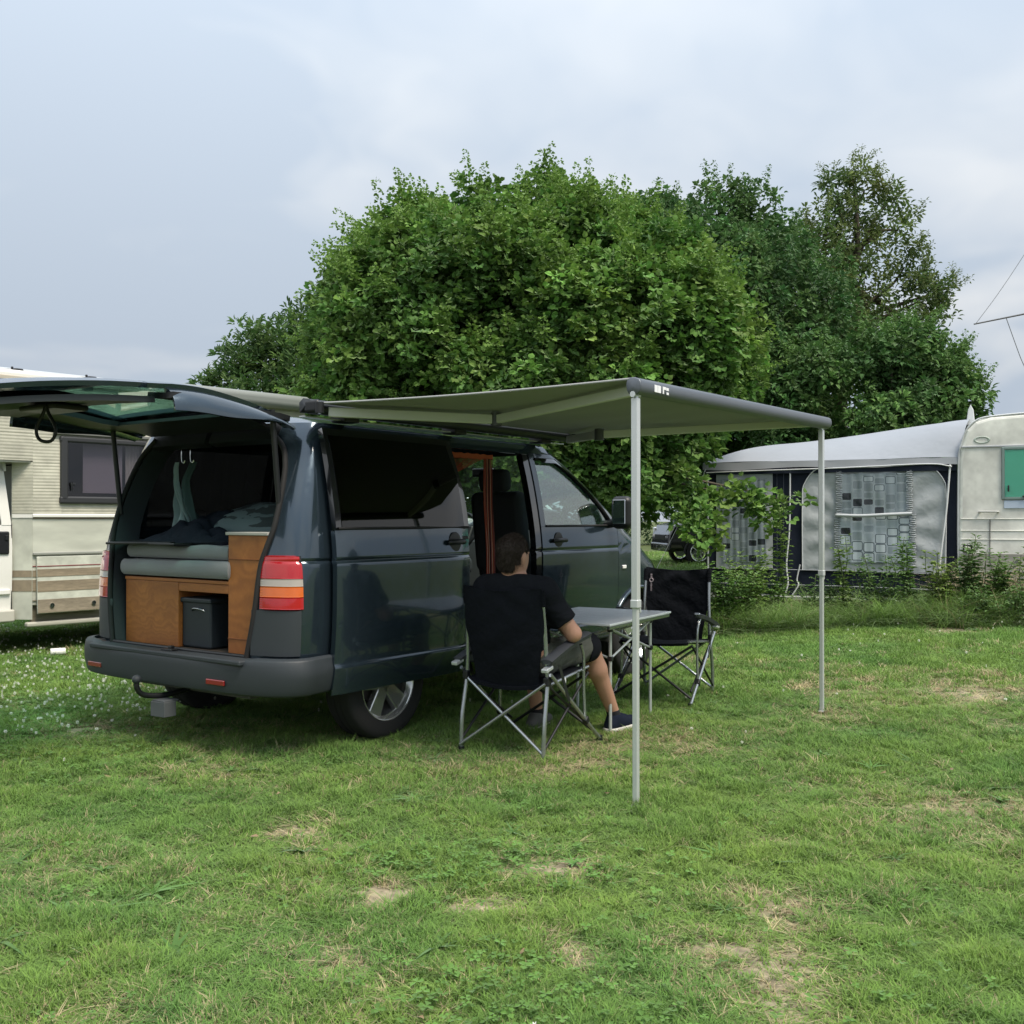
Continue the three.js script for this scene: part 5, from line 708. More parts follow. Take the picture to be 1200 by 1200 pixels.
// ================================================================= cars parked farther off
function parkedCar(name, label, paint, x, d, heading, van2) {
  const g = thing(name, label, 'car', x, d, groundY(x, d), heading, 'cars parked beyond the trees'); // forward is -z
  const hgt = van2 ? 1.85 : 1.46, L0 = 4.5;
  const prof = van2 ? [[-0.05, 0.35], [0, 0.75], [0.12, 0.98], [0.75, 1.14], [1.45, 1.75], [1.75, 1.85], [4.2, 1.85], [4.45, 1.6], [4.5, 0.6], [4.45, 0.32]] : [[0, 0.32], [-0.02, 0.55], [0.1, 0.78], [1.05, 0.95], [1.85, 1.38], [2.3, 1.46], [3.7, 1.42], [4.35, 1.0], [4.45, 0.6], [4.4, 0.32]];
  const bodyG = extrude(prof, 1.76, 0.09, 3); bodyG.rotateY(-Math.PI / 2).translate(0, 0, -0.6); // outline x runs back along +z
  mesh('body', bodyG, paint, g);
  const wz = [0.75 - 0.6, 3.55 - 0.6];
  for (const s of [-1, 1]) {
    const wp = van2 ? [[0.95, 1.16], [1.55, 1.68], [2.1, 1.7], [2.1, 1.16]] : [[1.25, 0.98], [1.92, 1.34], [2.4, 1.38], [2.4, 0.98]], wp2 = van2 ? [[2.18, 1.16], [2.18, 1.7], [4.2, 1.7], [4.3, 1.16]] : [[2.48, 0.98], [2.48, 1.38], [3.5, 1.35], [3.95, 1.0]];
    for (const q of [wp, wp2]) mesh('side_window', extrude(q, 0.012, 0.003, 1).rotateY(-Math.PI / 2).translate(s * 0.878, 0, -0.6), M.gloss, g);
    mesh('headlamp', place(new RoundedBoxGeometry(0.1, 0.2, 0.3, 3, 0.045), s * 0.79, 0.83, -0.44), phys(L(0.75, 0.78, 0.8), 0.12, 0.2, { clearcoat: 1 }), g);
    mesh('wing_mirror', place(new RoundedBoxGeometry(0.2, 0.16, 0.1, 3, 0.045), s * 0.98, van2 ? 1.18 : 1.0, 0.75), paint, g);
    mesh('side_sill', rbox(0.03, 0.035, 2.0, 0.01, s * 0.886, 0.42, 1.55), M.chrome, g);
    for (const z of wz) {
      mesh('arch', place(new THREE.TorusGeometry(0.36, 0.03, 8, 24, Math.PI), 0, 0, 0, 0, Math.PI / 2).translate(s * 0.87, 0.31, z), M.black, g);
      const w = part(g, 'wheel'); w.position.set(s * 0.8, 0.31, z); w.rotation.y = s * Math.PI / 2;
      mesh('tyre', new THREE.LatheGeometry([[0.22, -0.1], [0.29, -0.105], [0.312, -0.08], [0.312, 0.08], [0.29, 0.105], [0.22, 0.1]].map((q) => new THREE.Vector2(...q)), 30).rotateX(Math.PI / 2), M.rubber, w);
      mesh('rim', merge([new THREE.TorusGeometry(0.215, 0.016, 8, 30).translate(0, 0, 0.1), cyl(0.05, 0.05, 0.04, 14, 0, 0, 0.1, Math.PI / 2), ...Array.from({ length: 7 }, (_, k) => place(rbox(0.028, 0.19, 0.02, 0.006, 0, 0.115, 0.1), 0, 0, 0, 0, 0, k * Math.PI * 2 / 7))]), M.chrome, w);
      mesh('brake_disc', cyl(0.15, 0.15, 0.03, 24, 0, 0, 0.03, Math.PI / 2), M.steel, w);
    }
  }
  mesh('grille', rbox(1.0, 0.14, 0.04, 0.02, 0, 0.68, -0.6), M.black, g);
  mesh('front_bumper', place(new RoundedBoxGeometry(1.74, 0.24, 0.24, 3, 0.08), 0, 0.44, -0.53), paint, g);
  mesh('windscreen', van2 ? flatBar([0, 1.16, 0.18], [0, 1.72, 0.82], 1.5, 0.01, [0, 0.6, -0.8]) : flatBar([0, 0.98, 0.5], [0, 1.36, 1.2], 1.44, 0.01, [0, 0.8, -0.6]), M.gloss, g);
  return g;
}
parkedCar('black_van', 'glossy black van with bright alloy wheels parked beside the tent', phys(L(0.008, 0.009, 0.012), 0.2, 0.2, { clearcoat: 1 }), 4.35, 26, -96, true);
parkedCar('dark_car', 'dark grey car in the shade behind the leafy branches', phys(L(0.012, 0.016, 0.018), 0.3, 0.3, { clearcoat: 1 }), 2.4, 30, 82, false);
parkedCar('white_van', 'white van standing far off behind the foliage', phys(L(0.7, 0.72, 0.74), 0.3, 0, { clearcoat: 1 }), 1.6, 36, 70, true);
{ // antenna boom with wires, its mast standing beyond the caravan
  const g = thing('antenna_mast', 'thin antenna boom with sagging wires above the caravan roof', 'antenna', 18, 30, 0.18);
  mesh('mast_pole', cyl(0.05, 0.07, 8.2, 10, 0, 4.1, 0), M.steel, g);
  mesh('boom', bar([0, 7.75, 0], [-4.45, 6.85, 0], 0.035, 0.02, 8), std(L(0.06, 0.065, 0.07), 0.6), g);
  const wire = std(L(0.12, 0.13, 0.14), 0.7);
  mesh('wire', tube([[-3.5, 7.02, 0], [-3.1, 5.9, 0], [-2.75, 5.0, 0], [-2.95, 4.2, 0], [-3.3, 3.2, 0]], 0.011, 5, 30), wire, g);
  mesh('wire', tube([[-4.4, 6.86, 0], [-3.7, 7.8, 0], [-2.9, 9.0, 0], [-1.5, 11.2, 0], [0, 13.4, 0]], 0.008, 5, 30), wire, g);
  mesh('mast_top', cyl(0.02, 0.05, 5.4, 8, 0, 10.8, 0), M.steel, g);
}
tag(mesh('white_can', merge([cyl(0.035, 0.035, 0.13, 14, 0, 0.035, 0, 0, 0, Math.PI / 2)]), std(L(0.72, 0.73, 0.7), 0.5)), 'small white can lying in the grass by the motorhome', 'can').position.set(-4.32, 0.02, -9.75);
scene.getObjectByName('white_can').rotation.y = 0.5;
// ================================================================= ground
const spots = [ // dry or bare places in the lawn: x, depth, radius, how bare
  [-0.85, 4.3, 0.2, 0.75], [-0.47, 3.58, 0.13, 1.2], [-0.06, 3.46, 0.14, 1.0], [0.13, 3.9, 0.16, 0.9], [1.06, 5.9, 0.24, 0.7], [-0.55, 3.02, 0.24, 0.65], [0.86, 3.42, 0.2, 0.8], [0.72, 2.98, 0.3, 0.85], [0.62, 3.12, 0.12, 1.0], [1.9, 4.6, 0.42, 0.7], [2.3, 4.55, 0.3, 0.7], [3.3, 7.2, 0.4, 0.8], [2.3, 7.3, 0.5, 0.5],
  [-2.65, 6.35, 0.16, 1.0], [0.5, 5.7, 0.45, 0.5], [-0.2, 5.3, 0.5, 0.35], [2.0, 6.75, 0.35, 0.5], [-1.6, 5.2, 0.35, 0.45], [-0.4, 2.7, 0.35, 0.5], [0.15, 3.1, 0.12, 0.9], [4.6, 10.6, 0.25, 1.3], [1.5, 5.3, 0.3, 0.4], [-0.25, 4.9, 0.25, 0.4], [3.0, 6.2, 0.3, 0.5]];
function bareness(x, d) {
  let b = 0; const wx = x + 0.3 * (fbm(x * 3 + 8, d * 3, 3) - 0.5), wd = d + 0.3 * (fbm(x * 3 + 40, d * 3 + 7, 3) - 0.5);
  for (const [sx, sd, r, k] of spots) { const q = ((wx - sx) ** 2 + ((wd - sd) * 0.8) ** 2) / (r * r); if (q < 4) b = Math.max(b, k * Math.exp(-q * 1.1)); }
  return b;
}
const dryness = (x, d) => clamp(0.75 * sstep(0.5, 0.75, fbm(x * 1.1 + 3, d * 1.1 + 12, 4)) + 0.35 * (fbm(x * 5, d * 5, 3) - 0.45)) * 0.6;
{
  const N = 1024, tex = dataTex(N, (u, v) => {
    const x = u * 16 - 8, d = v * 16 + 1, b = clamp(bareness(x, d) * 1.1), dr = dryness(x, d), f = hash2(u * N | 0, v * N | 0), n = fbm(x * 14, d * 14, 3), g = fbm(x * 45, d * 45, 2);
    let c = [0.2 + 0.1 * n, 0.24 + 0.12 * n, 0.1 + 0.05 * n]; c = c.map((q, i) => lerp(q, [0.44, 0.42, 0.28][i] * (0.75 + 0.5 * n), dr)); c = c.map((q, i) => lerp(q, [0.56, 0.52, 0.43][i] * (0.68 + 0.55 * g), sstep(0.25, 0.8, b)));
    return c.map((q) => q * (0.85 + 0.3 * f));
  }, true); tex.wrapS = tex.wrapT = THREE.MirroredRepeatWrapping;
  const bump = dataTex(512, (u, v) => 0.5 + 0.6 * (tnoise(u, v, 24, 4) - 0.5));
  const line = (near, step, far) => { const a = [0]; let s = step; while (a[a.length - 1] < far) { a.push(a[a.length - 1] + s); if (a[a.length - 1] > near) s *= 1.35; } return a; };
  const xs = (() => { const a = line(10, 0.25, 220); return [...a.slice(1).reverse().map((q) => -q), ...a]; })(), ds = (() => { const a = line(16, 0.25, 320), b = line(4, 0.5, 60); return [...b.slice(1).reverse().map((q) => -q), ...a]; })();
  const g = grid(xs, ds, (x, d) => [x, groundY(x, d), -d]); const P = g.attributes.position, uv = g.attributes.uv; for (let i = 0; i < P.count; i++) uv.setXY(i, (P.getX(i) + 8) / 16, (-P.getZ(i) - 1) / 16);
  structure('ground', g, std(0xffffff, 1, 0, { map: tex, bumpMap: scaled(bump, 12), bumpScale: 0.012 }), 'mown lawn with dry patches');
}
// ---------------------------------------------------------------- grass blades
function blade(out, x, z, h, w, lean, az, curl, n = 3) {
  const dx = Math.cos(az), dz = Math.sin(az), px = -dz, pz = dx; let prev = null;
  for (let k = 0; k <= n; k++) { const t = k / n, b = lean * t * t * h * (1 + curl * t), y = h * (t - 0.28 * lean * t * t), ww = w * (1 - t * t * 0.9) * 0.5, cx = x + dx * b, cz = z + dz * b; const L0 = [cx - px * ww, y, cz - pz * ww], R0 = [cx + px * ww, y, cz + pz * ww]; if (prev) { if (k < n) out.push(...prev[0], ...prev[1], ...R0, ...prev[0], ...R0, ...L0); else out.push(...prev[0], ...prev[1], cx, y, cz); } prev = [L0, R0]; }
}
function fromTriangles(out) { const g = new THREE.BufferGeometry(); g.setAttribute('position', new THREE.Float32BufferAttribute(out, 3)); g.setAttribute('uv', new THREE.Float32BufferAttribute(new Float32Array(out.length / 3 * 2), 2)); g.computeVertexNormals(); return g; }
function instanced(name, geo, mat, list, label, category, parent) { // list of [x, y, z, scaleXZ, scaleY, turn, tilt, tiltAz, r, g, b]
  const m = new THREE.InstancedMesh(geo, mat, list.length), q = new THREE.Quaternion(), q2 = new THREE.Quaternion(), M4 = new THREE.Matrix4(), c = new THREE.Color(), ax = V3(0, 0, 0);
  list.forEach((e, i) => { q.setFromAxisAngle(UP, e[5]); if (e[6]) { ax.set(Math.cos(e[7]), 0, Math.sin(e[7])); q2.setFromAxisAngle(ax, e[6]); q.premultiply(q2); } M4.compose(V3(e[0], e[1], e[2]), q, V3(e[3], e[4], e[3])); m.setMatrixAt(i, M4); m.setColorAt(i, c.setRGB(e[8], e[9], e[10])); });
  m.name = name; m.castShadow = m.receiveShadow = true; m.userData.kind = 'stuff'; if (label) { m.userData.label = label; m.userData.category = category; } (parent ?? scene).add(m); return m;
}
const bladeM = phys(L(1, 1, 1), 0.95, 0, { transmission: 0.35, thickness: 0, specularIntensity: 0.5 });
const tufts = Array.from({ length: 5 }, (_, v) => { seedRandom(900 + v); const out = []; const nb = 8; for (let k = 0; k < nb; k++) { const r = 0.022 * Math.sqrt(rnd()), a = rnd() * 6.283; blade(out, Math.cos(a) * r, Math.sin(a) * r, rr(0.026, 0.058), rr(0.0026, 0.0046), rr(0.25, v === 4 ? 1.6 : 1.05), rnd() * 6.283, rr(0, 0.5)); } return fromTriangles(out); });
for (let v = 0; v < 2; v++) { seedRandom(950 + v); const out = []; for (let k = 0; k < 46; k++) { const r = 0.1 * Math.sqrt(rnd()), a = rnd() * 6.283; blade(out, Math.cos(a) * r, Math.sin(a) * r, rr(0.026, 0.062), rr(0.004, 0.008), rr(0.25, 1.2), rnd() * 6.283, rr(0, 0.5)); } tufts.push(fromTriangles(out)); }
{
  const lists = tufts.map(() => []), clover = [], flowers = [];
  seedRandom(4242);
  const grassBand = (d0, d1, rho, wide, tall, mats) => {
    const area = 0.575 * (d1 * d1 - d0 * d0) + 1.4 * (d1 - d0), n = Math.round(area * rho);
    for (let i = 0; i < n; i++) {
      const d = Math.sqrt(rr(d0 * d0, d1 * d1)), x = (rnd() * 2 - 1) * (0.575 * d + 0.7), b = bareness(x, d), dr = dryness(x, d), tuft = fbm(x * 6 + 20, d * 6 + 3, 3), lush = fbm(x * 1.7 + 50, d * 1.7, 3);
      if (rnd() < b * 0.93) continue;
      const y = groundY(x, d), k = rnd(), straw = clamp(dr * 1.1 + b * 0.9 - 0.05), dead = rnd() < straw * 0.6 + 0.04;
      const patchHue = fbm(x * 2.3 + 9, d * 2.3 + 30, 3), v = rr(0.72, 1.3);
      let c = dead ? [0.44 * v, 0.375 * v, 0.22 * v] : [lerp(0.108, 0.208, patchHue) * v, lerp(0.24, 0.315, patchHue) * v, lerp(0.052, 0.058, patchHue) * v];
      const hgt = 0.8 * tall * lerp(0.6, 1.5, sstep(0.3, 0.7, tuft)) * lerp(0.8, 1.15, lush) * (dead ? 0.8 : 1) * (1 - 0.45 * clamp(b)) * rr(0.75, 1.25);
      lists[mats ? 5 + Math.floor(rnd() * 2) : rnd() < 0.1 + straw * 0.3 ? 4 : Math.floor(rnd() * 4)].push([x, y - 0.003, -d, wide * rr(0.8, 1.2), hgt, rnd() * 6.283, rr(0, 0.3), rnd() * 6.283, ...c]);
      const cz = Math.exp(-(((x + 0.12) / 0.45) ** 2 + ((d - 3.85) / 0.28) ** 2)) + 0.9 * Math.exp(-(((x - 0.0) / 0.3) ** 2 + ((d - 2.75) / 0.25) ** 2)) + 0.8 * sstep(-1.5, -2.6, x - (d - 7) * 0.15) * sstep(4.5, 6, d) + 0.12 * sstep(0.55, 0.7, fbm(x * 2 + 71, d * 2, 3));
      if (rnd() < cz * (mats ? 0.5 : 0.2)) clover.push([x + rr(-0.02, 0.02), y + rr(0.006, 0.03), -d + rr(-0.02, 0.02), rr(0.8, 1.5), rr(0.8, 1.3), rnd() * 6.283, rr(0, 0.35), rnd() * 6.283, 0.11 * v, 0.23 * v, 0.045 * v]);
      const meadow = sstep(-1.9, -2.9, x - (d - 7) * 0.1) * sstep(5.0, 6.6, d) * (0.35 + fbm(x * 2.2, d * 2.2 + 5, 3)) + 0.016 + 0.03 * sstep(7.5, 11, d) * sstep(1, 3, x);
      if (rnd() < meadow * (mats ? 0.22 : d > 6 ? 0.05 : 0.005)) flowers.push([x, y + rr(0.0, 0.025), -d, rr(0.75, 1.35), rr(0.8, 1.5), rnd() * 6.283, rr(0, 0.25), rnd() * 6.283, 0.72, 0.74, 0.66]);
    }
  };
  grassBand(2.15, 3.4, 5600, 1, 1); grassBand(3.4, 5, 4000, 1.1, 1.02); grassBand(5, 7.5, 2700, 1.3, 1.05); grassBand(7.5, 11, 330, 1, 1.05, true); grassBand(11, 17, 130, 1.3, 1.15, true); grassBand(17, 34, 16, 3, 1.7, true);
  lists.forEach((l, i) => instanced(i ? 'grass_' + String(i).padStart(3, '0') : 'grass', tufts[i], bladeM, l, 'short mown grass covering the campsite lawn', 'grass'));
  const cl = []; for (let k = 0; k < 3; k++) { const a = k * 2.094, c = Math.cos(a), s = Math.sin(a), put = (r, w, y) => [c * r - s * w, y, s * r + c * w]; cl.push(...put(0, 0, 0.018), ...put(0.01, 0.007, 0.021), ...put(0.016, 0, 0.018), ...put(0, 0, 0.018), ...put(0.016, 0, 0.018), ...put(0.01, -0.007, 0.021)); }
  blade(cl, 0, 0, 0.02, 0.0016, 0.1, 0, 0); instanced('clover_leaves', fromTriangles(cl), bladeM, clover, 'low clover leaves spreading between the grass', 'clover');
  const fl = []; for (let k = 0; k < 22; k++) { const t = (k + 0.5) / 22, a = k * 2.4, r = Math.sqrt(1 - (2 * t - 1) ** 2), p = [Math.cos(a) * r, 2 * t - 1, Math.sin(a) * r]; const o = [p[0] * 0.004, 0.052 + p[1] * 0.004, p[2] * 0.004], e = [p[0] * 0.0115, 0.052 + p[1] * 0.0095, p[2] * 0.0115], sx = -Math.sin(a) * 0.003, sz = Math.cos(a) * 0.003; fl.push(o[0] - sx, o[1], o[2] - sz, o[0] + sx, o[1], o[2] + sz, ...e); }
  instanced('clover_flowers', fromTriangles(fl), phys(L(1, 1, 1), 0.7, 0, { transmission: 0.2, thickness: 0 }), flowers, 'white clover flower heads scattered in the lawn', 'clover');
}
// ---------------------------------------------------------------- foliage
{ // broad-leaved weeds and last year's leaf litter in the lawn
  const weed = []; seedRandom(811); for (let k = 0; k < 9; k++) blade(weed, 0, 0, rr(0.04, 0.075), rr(0.014, 0.022), rr(1.2, 2.2), k * 0.7 + rr(-0.2, 0.2), rr(0, 0.3), 5);
  const litter = []; for (const [a, b, c, d] of [[-0.014, -0.006, 0.012, 0.008]]) litter.push(a, 0.002, b, c, 0.006, b * 0.3, 0.004, 0.003, d, a, 0.002, b, 0.004, 0.003, d, -0.012, 0.007, d * 0.8);
  const wl = [], ll = []; for (let i = 0; i < 900; i++) { const d = Math.sqrt(rr(4.8, 130)), x = (rnd() * 2 - 1) * (0.56 * d + 0.5), y = groundY(x, d), v = rr(0.8, 1.2); if (fbm(x * 1.3 + 5, d * 1.3 + 60, 3) > 0.5 && i % 3 === 0) wl.push([x, y, -d, rr(0.6, 1.2), rr(0.6, 1.0), rnd() * 6.283, rr(0, 0.2), rnd() * 6.283, 0.1 * v, 0.22 * v, 0.05 * v]); else if (rnd() < 0.4) ll.push([x, y + rr(0.012, 0.03), -d, rr(0.6, 1.5), rr(0.6, 1.5), rnd() * 6.283, rr(0, 0.6), rnd() * 6.283, 0.3 * v, 0.22 * v, 0.13 * v]); }
  instanced('lawn_weeds', fromTriangles(weed), bladeM, wl, 'broad-leaved weeds scattered through the lawn', 'weeds');
  instanced('leaf_litter', fromTriangles(litter), bladeM, ll, 'dry brown leaf bits lying in the grass', 'leaf litter');
}
function leafTris(out, o, dir, up, len, wid, fold) { // a folded leaf: o = base, dir and up unit vectors
  const s = new THREE.Vector3().crossVectors(dir, up).normalize(), n = new THREE.Vector3().crossVectors(s, dir).normalize();
  const P = (l, w, h) => [o.x + dir.x * l * len + s.x * w * wid + n.x * h * len, o.y + dir.y * l * len + s.y * w * wid + n.y * h * len, o.z + dir.z * l * len + s.z * w * wid + n.z * h * len];
  const m0 = P(0, 0, 0), m1 = P(0.5, 0, -0.02), tip = P(1, 0, -0.16), l1 = P(0.18, -0.44, fold), l2 = P(0.6, -0.47, fold * 0.8), r1 = P(0.18, 0.44, fold), r2 = P(0.6, 0.47, fold * 0.8);
  out.push(...m0, ...m1, ...l1, ...l1, ...m1, ...l2, ...l2, ...m1, ...tip, ...m0, ...r1, ...m1, ...r1, ...r2, ...m1, ...r2, ...tip, ...m1);
}
function leafCluster(seed, n, radius, len, wid, droop) { seedRandom(seed); const out = []; for (let k = 0; k < n; k++) { const a = rnd() * 6.283, e = rr(-0.6, 1.25), r = radius * Math.pow(rnd(), 0.6); const d = V3(Math.cos(a) * Math.cos(e), Math.sin(e) - droop * rnd(), Math.sin(a) * Math.cos(e)).normalize(), o = d.clone().multiplyScalar(r * 0.8); const up = V3(rr(-1.1, 1.1), 1, rr(-1.1, 1.1)).normalize(); leafTris(out, o, d, up, len * rr(0.7, 1.2), wid * rr(0.75, 1.15), rr(0.05, 0.2)); } return fromTriangles(out); }
const leafM = phys(L(1, 1, 1), 0.92, 0, { transmission: 0.36, thickness: 0, specularIntensity: 0.6 });
const texBark = dataTex(256, (u, v) => { const n = tnoise(u, v * 0.5, 12, 4); const k = 0.2 + 0.3 * n; return [k, k * 0.92, k * 0.8]; }, true);
const barkM = std(0xffffff, 0.95, 0, { map: texBark, bumpMap: texBark, bumpScale: 0.02 });
function limbGeo(a, b, r0, r1, bend = 0.15) { const A = V3(...a), B = V3(...b), m1 = A.clone().lerp(B, 0.35).add(V3(rr(-bend, bend), rr(0, bend), rr(-bend, bend))), m2 = A.clone().lerp(B, 0.7).add(V3(rr(-bend, bend), rr(0, bend), rr(-bend, bend))); const c = new THREE.CatmullRomCurve3([A, m1, m2, B]), g = new THREE.TubeGeometry(c, 10, 1, 7), P = g.attributes.position, pt = V3(0, 0, 0), ring = 8; for (let i = 0; i <= 10; i++) { c.getPointAt(i / 10, pt); const r = lerp(r0, r1, i / 10); for (let j = 0; j < ring; j++) { const q = i * ring + j; P.setXYZ(q, pt.x + (P.getX(q) - pt.x) * r, pt.y + (P.getY(q) - pt.y) * r, pt.z + (P.getZ(q) - pt.z) * r); } } g.computeVertexNormals(); return g; }
function makeTree(o) { // o: name, label, x, d, trunk [radius, height], lobes [[x, y, z, r], ...] relative to the foot, clusters per square metre, geometry, colour
  const g = thing(o.name, o.label, o.category ?? 'tree', o.x, o.d, groundY(o.x, o.d), 0, o.group); seedRandom(o.seed);
  mesh('trunk', limbGeo([0, -0.05, 0], [rr(-0.1, 0.1), o.trunk[1], rr(-0.1, 0.1)], o.trunk[0], o.trunk[0] * 0.6, 0.08), barkM, g);
  const main = o.lobes.filter((_, i) => i % Math.max(1, Math.round(o.lobes.length / (o.limbs ?? 9))) === 0);
  for (const l of main) mesh('limb', limbGeo([0, o.trunk[1] * rr(0.55, 0.98), 0], [l[0] * 0.9, l[1] - l[3] * 0.2, l[2] * 0.9], o.trunk[0] * 0.45, o.trunk[0] * 0.09, 0.2), barkM, g);
  const list = [];
  for (const [lx, ly, lz, r, hue = 0] of o.lobes) {
    const n = Math.round(4 * Math.PI * r * r * o.density * (o.sparse ? rr(0.5, 1.2) : 1)), lh = rr(-1, 1) * 0.2 + hue;
    for (let i = 0; i < n; i++) {
      const z = rnd() * 2 - 1, a = rnd() * 6.283, s = Math.sqrt(1 - z * z), k = rnd() < 0.74 ? rr(0.8, 1.06) : rr(0.3, 0.85), dx = Math.cos(a) * s, dy = z, dz = Math.sin(a) * s, bump = 1 + 0.22 * (noise3(dx * 2.2 + lx * 3, dy * 2.2 + ly * 3, dz * 2.2 + lz * 3) - 0.5);
      const v = (rnd() < 0.12 ? rr(1.25, 1.6) : rr(0.75, 1.2)) * (1 + lh), yl = rr(0.85, 1.2) * (1 + lh * 0.5), c = o.color;
      list.push([lx + dx * r * k * bump, ly + dy * r * k * bump * (o.flat ?? 1), lz + dz * r * k * bump, rr(0.8, 1.25), rr(0.8, 1.2), rnd() * 6.283, Math.acos(clamp(dy, -1, 1)) * rr(0, 0.35), Math.atan2(-dx, dz) + Math.PI / 2 * 0 , c[0] * v * yl, c[1] * v, c[2] * v]);
    }
  }
  for (let k = 0; k < (o.shoots ?? 0); k++) { // young upright shoots that break the outline
    const l = o.lobes[Math.floor(rnd() * o.lobes.length)]; if (l[1] < 2.2 || l[3] < 0.25) continue; const a = rnd() * 6.283, e = rr(0.1, 1.5), dir = [Math.cos(a) * Math.cos(e), Math.sin(e), Math.sin(a) * Math.cos(e)], n = 3 + Math.floor(rnd() * 3), v = rr(1.0, 1.35), c = o.color;
    for (let i = 0; i < n; i++) { const r = l[3] * 0.9 + i * 0.095, s = rr(0.55, 0.85) * (1 - i * 0.12); list.push([l[0] + dir[0] * r, l[1] + dir[1] * r + i * 0.02, l[2] + dir[2] * r, s, s, rnd() * 6.283, rr(0, 0.4), rnd() * 6.283, c[0] * v * 1.15, c[1] * v, c[2] * v]); }
  }
  instanced('crown', o.geo, leafM, list, null, null, g);
  return { g, list };
}
function lobesOn(n, seed, c, R, r0, r1, ok, boxy = 1) { seedRandom(seed); const out = []; let guard = 0; while (out.length < n && guard++ < n * 40) { const z = rnd() * 2 - 1, a = rnd() * 6.283, s = Math.sqrt(1 - z * z), p0 = [Math.cos(a) * s, z, Math.sin(a) * s], p = p0.map((e) => Math.sign(e) * Math.pow(Math.abs(e), boxy)), r = rr(r0, r1); const q = [c[0] + p[0] * R[0], c[1] + p[1] * R[1], c[2] + p[2] * R[2], r]; if (!ok || ok(p, q)) out.push(q); } return out; }
const geoLinden = leafCluster(11, 26, 0.18, 0.074, 0.07, -0.1), geoSmall = leafCluster(12, 18, 0.22, 0.11, 0.07, 0.1), geoFine = leafCluster(13, 18, 0.24, 0.13, 0.06, 0.9), geoFeather = leafCluster(14, 16, 0.26, 0.16, 0.06, 0.0);
{
  // the big broad-leaved tree behind the van
  const lob = lobesOn(118, 21, [0, 3.35, 0], [2.62, 1.8, 2.3], 0.28, 0.58, (p, q) => p[1] > -0.75 && p[2] > -0.45 && !(q[0] > 1.5 && q[1] < 2.9), 0.9);
  lob.push(...lobesOn(16, 22, [0, 3.3, 0], [1.6, 1.4, 1.4], 0.8, 1.1, (p) => p[1] > -0.6));
  
  lob.push([2.55, 3.0, 0.6, 0.5], [2.75, 3.4, 0.1, 0.5], [-2.5, 2.7, 0.6, 0.7], [-2.35, 3.6, 0.5, 0.6], [-2.6, 2.1, 0.3, 0.6], [-1.9, 4.55, 0.3, 0.45], [-1.5, 5.3, 0.3, 0.4], [-1.15, 5.0, 0.6, 0.4], [-0.75, 5.5, 0.2, 0.42], [-0.4, 5.15, 0.5, 0.4], [0.15, 5.55, 0.2, 0.42], [0.45, 5.2, 0.5, 0.45], [1.2, 5.2, 0.3, 0.42], [1.0, 4.9, 0.7, 0.4], [1.75, 4.7, 0.3, 0.4], [-2.4, 4.1, 0.5, 0.4], [-2.55, 3.6, 0.5, 0.42], [-2.2, 4.6, 0.5, 0.42], [-1.95, 5.0, 0.4, 0.4], [-2.6, 3.0, 0.5, 0.42], [1.6, 5.0, 0.4, 0.4], [2.1, 4.4, 0.5, 0.42], [2.45, 3.85, 0.5, 0.42], [-1.6, 4.6, 1.0, 0.42], [-1.0, 5.35, -0.4, 0.4], [0.8, 5.35, -0.3, 0.4]);
  for (const q of [[0.6, 2.0, 1.6, 0.45], [1.1, 1.75, 1.9, 0.42], [1.6, 2.2, 1.7, 0.42], [1.3, 1.7, 1.3, 0.4], [2.0, 2.35, 1.3, 0.36], [2.3, 2.7, 1.1, 0.4], [0.1, 2.1, 1.9, 0.45], [0.9, 1.55, 1.0, 0.5], [1.75, 1.75, 1.9, 0.2, 0.1], [1.95, 1.6, 1.95, 0.16, 0.15], [1.6, 1.5, 2.0, 0.17, 0.15], [1.8, 1.36, 2.1, 0.14, 0.2], [2.05, 1.36, 2.1, 0.12, 0.2], [1.95, 1.18, 2.15, 0.12, 0.25], [2.12, 1.06, 2.15, 0.1, 0.25], [2.2, 1.5, 2.0, 0.1, 0.2], [2.45, 1.62, 1.95, 0.1, 0.15], [2.6, 1.52, 1.95, 0.12, 0.15], [2.8, 1.5, 2.0, 0.1, 0.15], [2.98, 1.52, 2.05, 0.08, 0.15], [3.12, 1.53, 2.05, 0.07, 0.15], [2.7, 1.36, 2.0, 0.1, 0.15], [2.78, 1.22, 2.05, 0.09, 0.15], [2.86, 1.1, 2.1, 0.07, 0.15], [2.98, 1.34, 2.1, 0.07, 0.15]]) lob.push(q);
  const t = makeTree({ name: 'broadleaf_tree', label: 'large round-crowned broad-leaved tree standing directly behind the van', x: 0.25, d: 14.2, trunk: [0.17, 2.6], lobes: lob, limbs: 16, density: 20, shoots: 900, geo: geoLinden, color: [0.112, 0.228, 0.042], seed: 31 });
  seedRandom(32);
  for (const [a, b, r] of [[[0.3, 2.2, 0.2], [2.1, 1.3, 2.0], 0.04], [[1.4, 1.9, 1.2], [3.1, 1.5, 2.05], 0.02], [[0.2, 1.6, 0.1], [0.7, 3.2, 1.2], 0.05], [[-0.2, 1.2, 0.1], [-0.9, 3.4, 1.0], 0.05]]) mesh('limb', limbGeo(a, b, r, 0.006, 0.1), barkM, t.g);
  // the leaves that show largest, each its own piece
  const out = []; leafTris(out, V3(0, 0, 0), V3(0, 0.25, 0.97).normalize(), UP, 0.09, 0.085, 0.12); const lg = fromTriangles(out), tones = [0, 1, 2].map((k) => phys(L(0.092 + 0.016 * k, 0.195 + 0.02 * k, 0.04), 0.92, 0, { transmission: 0.36, thickness: 0, specularIntensity: 0.6 }));
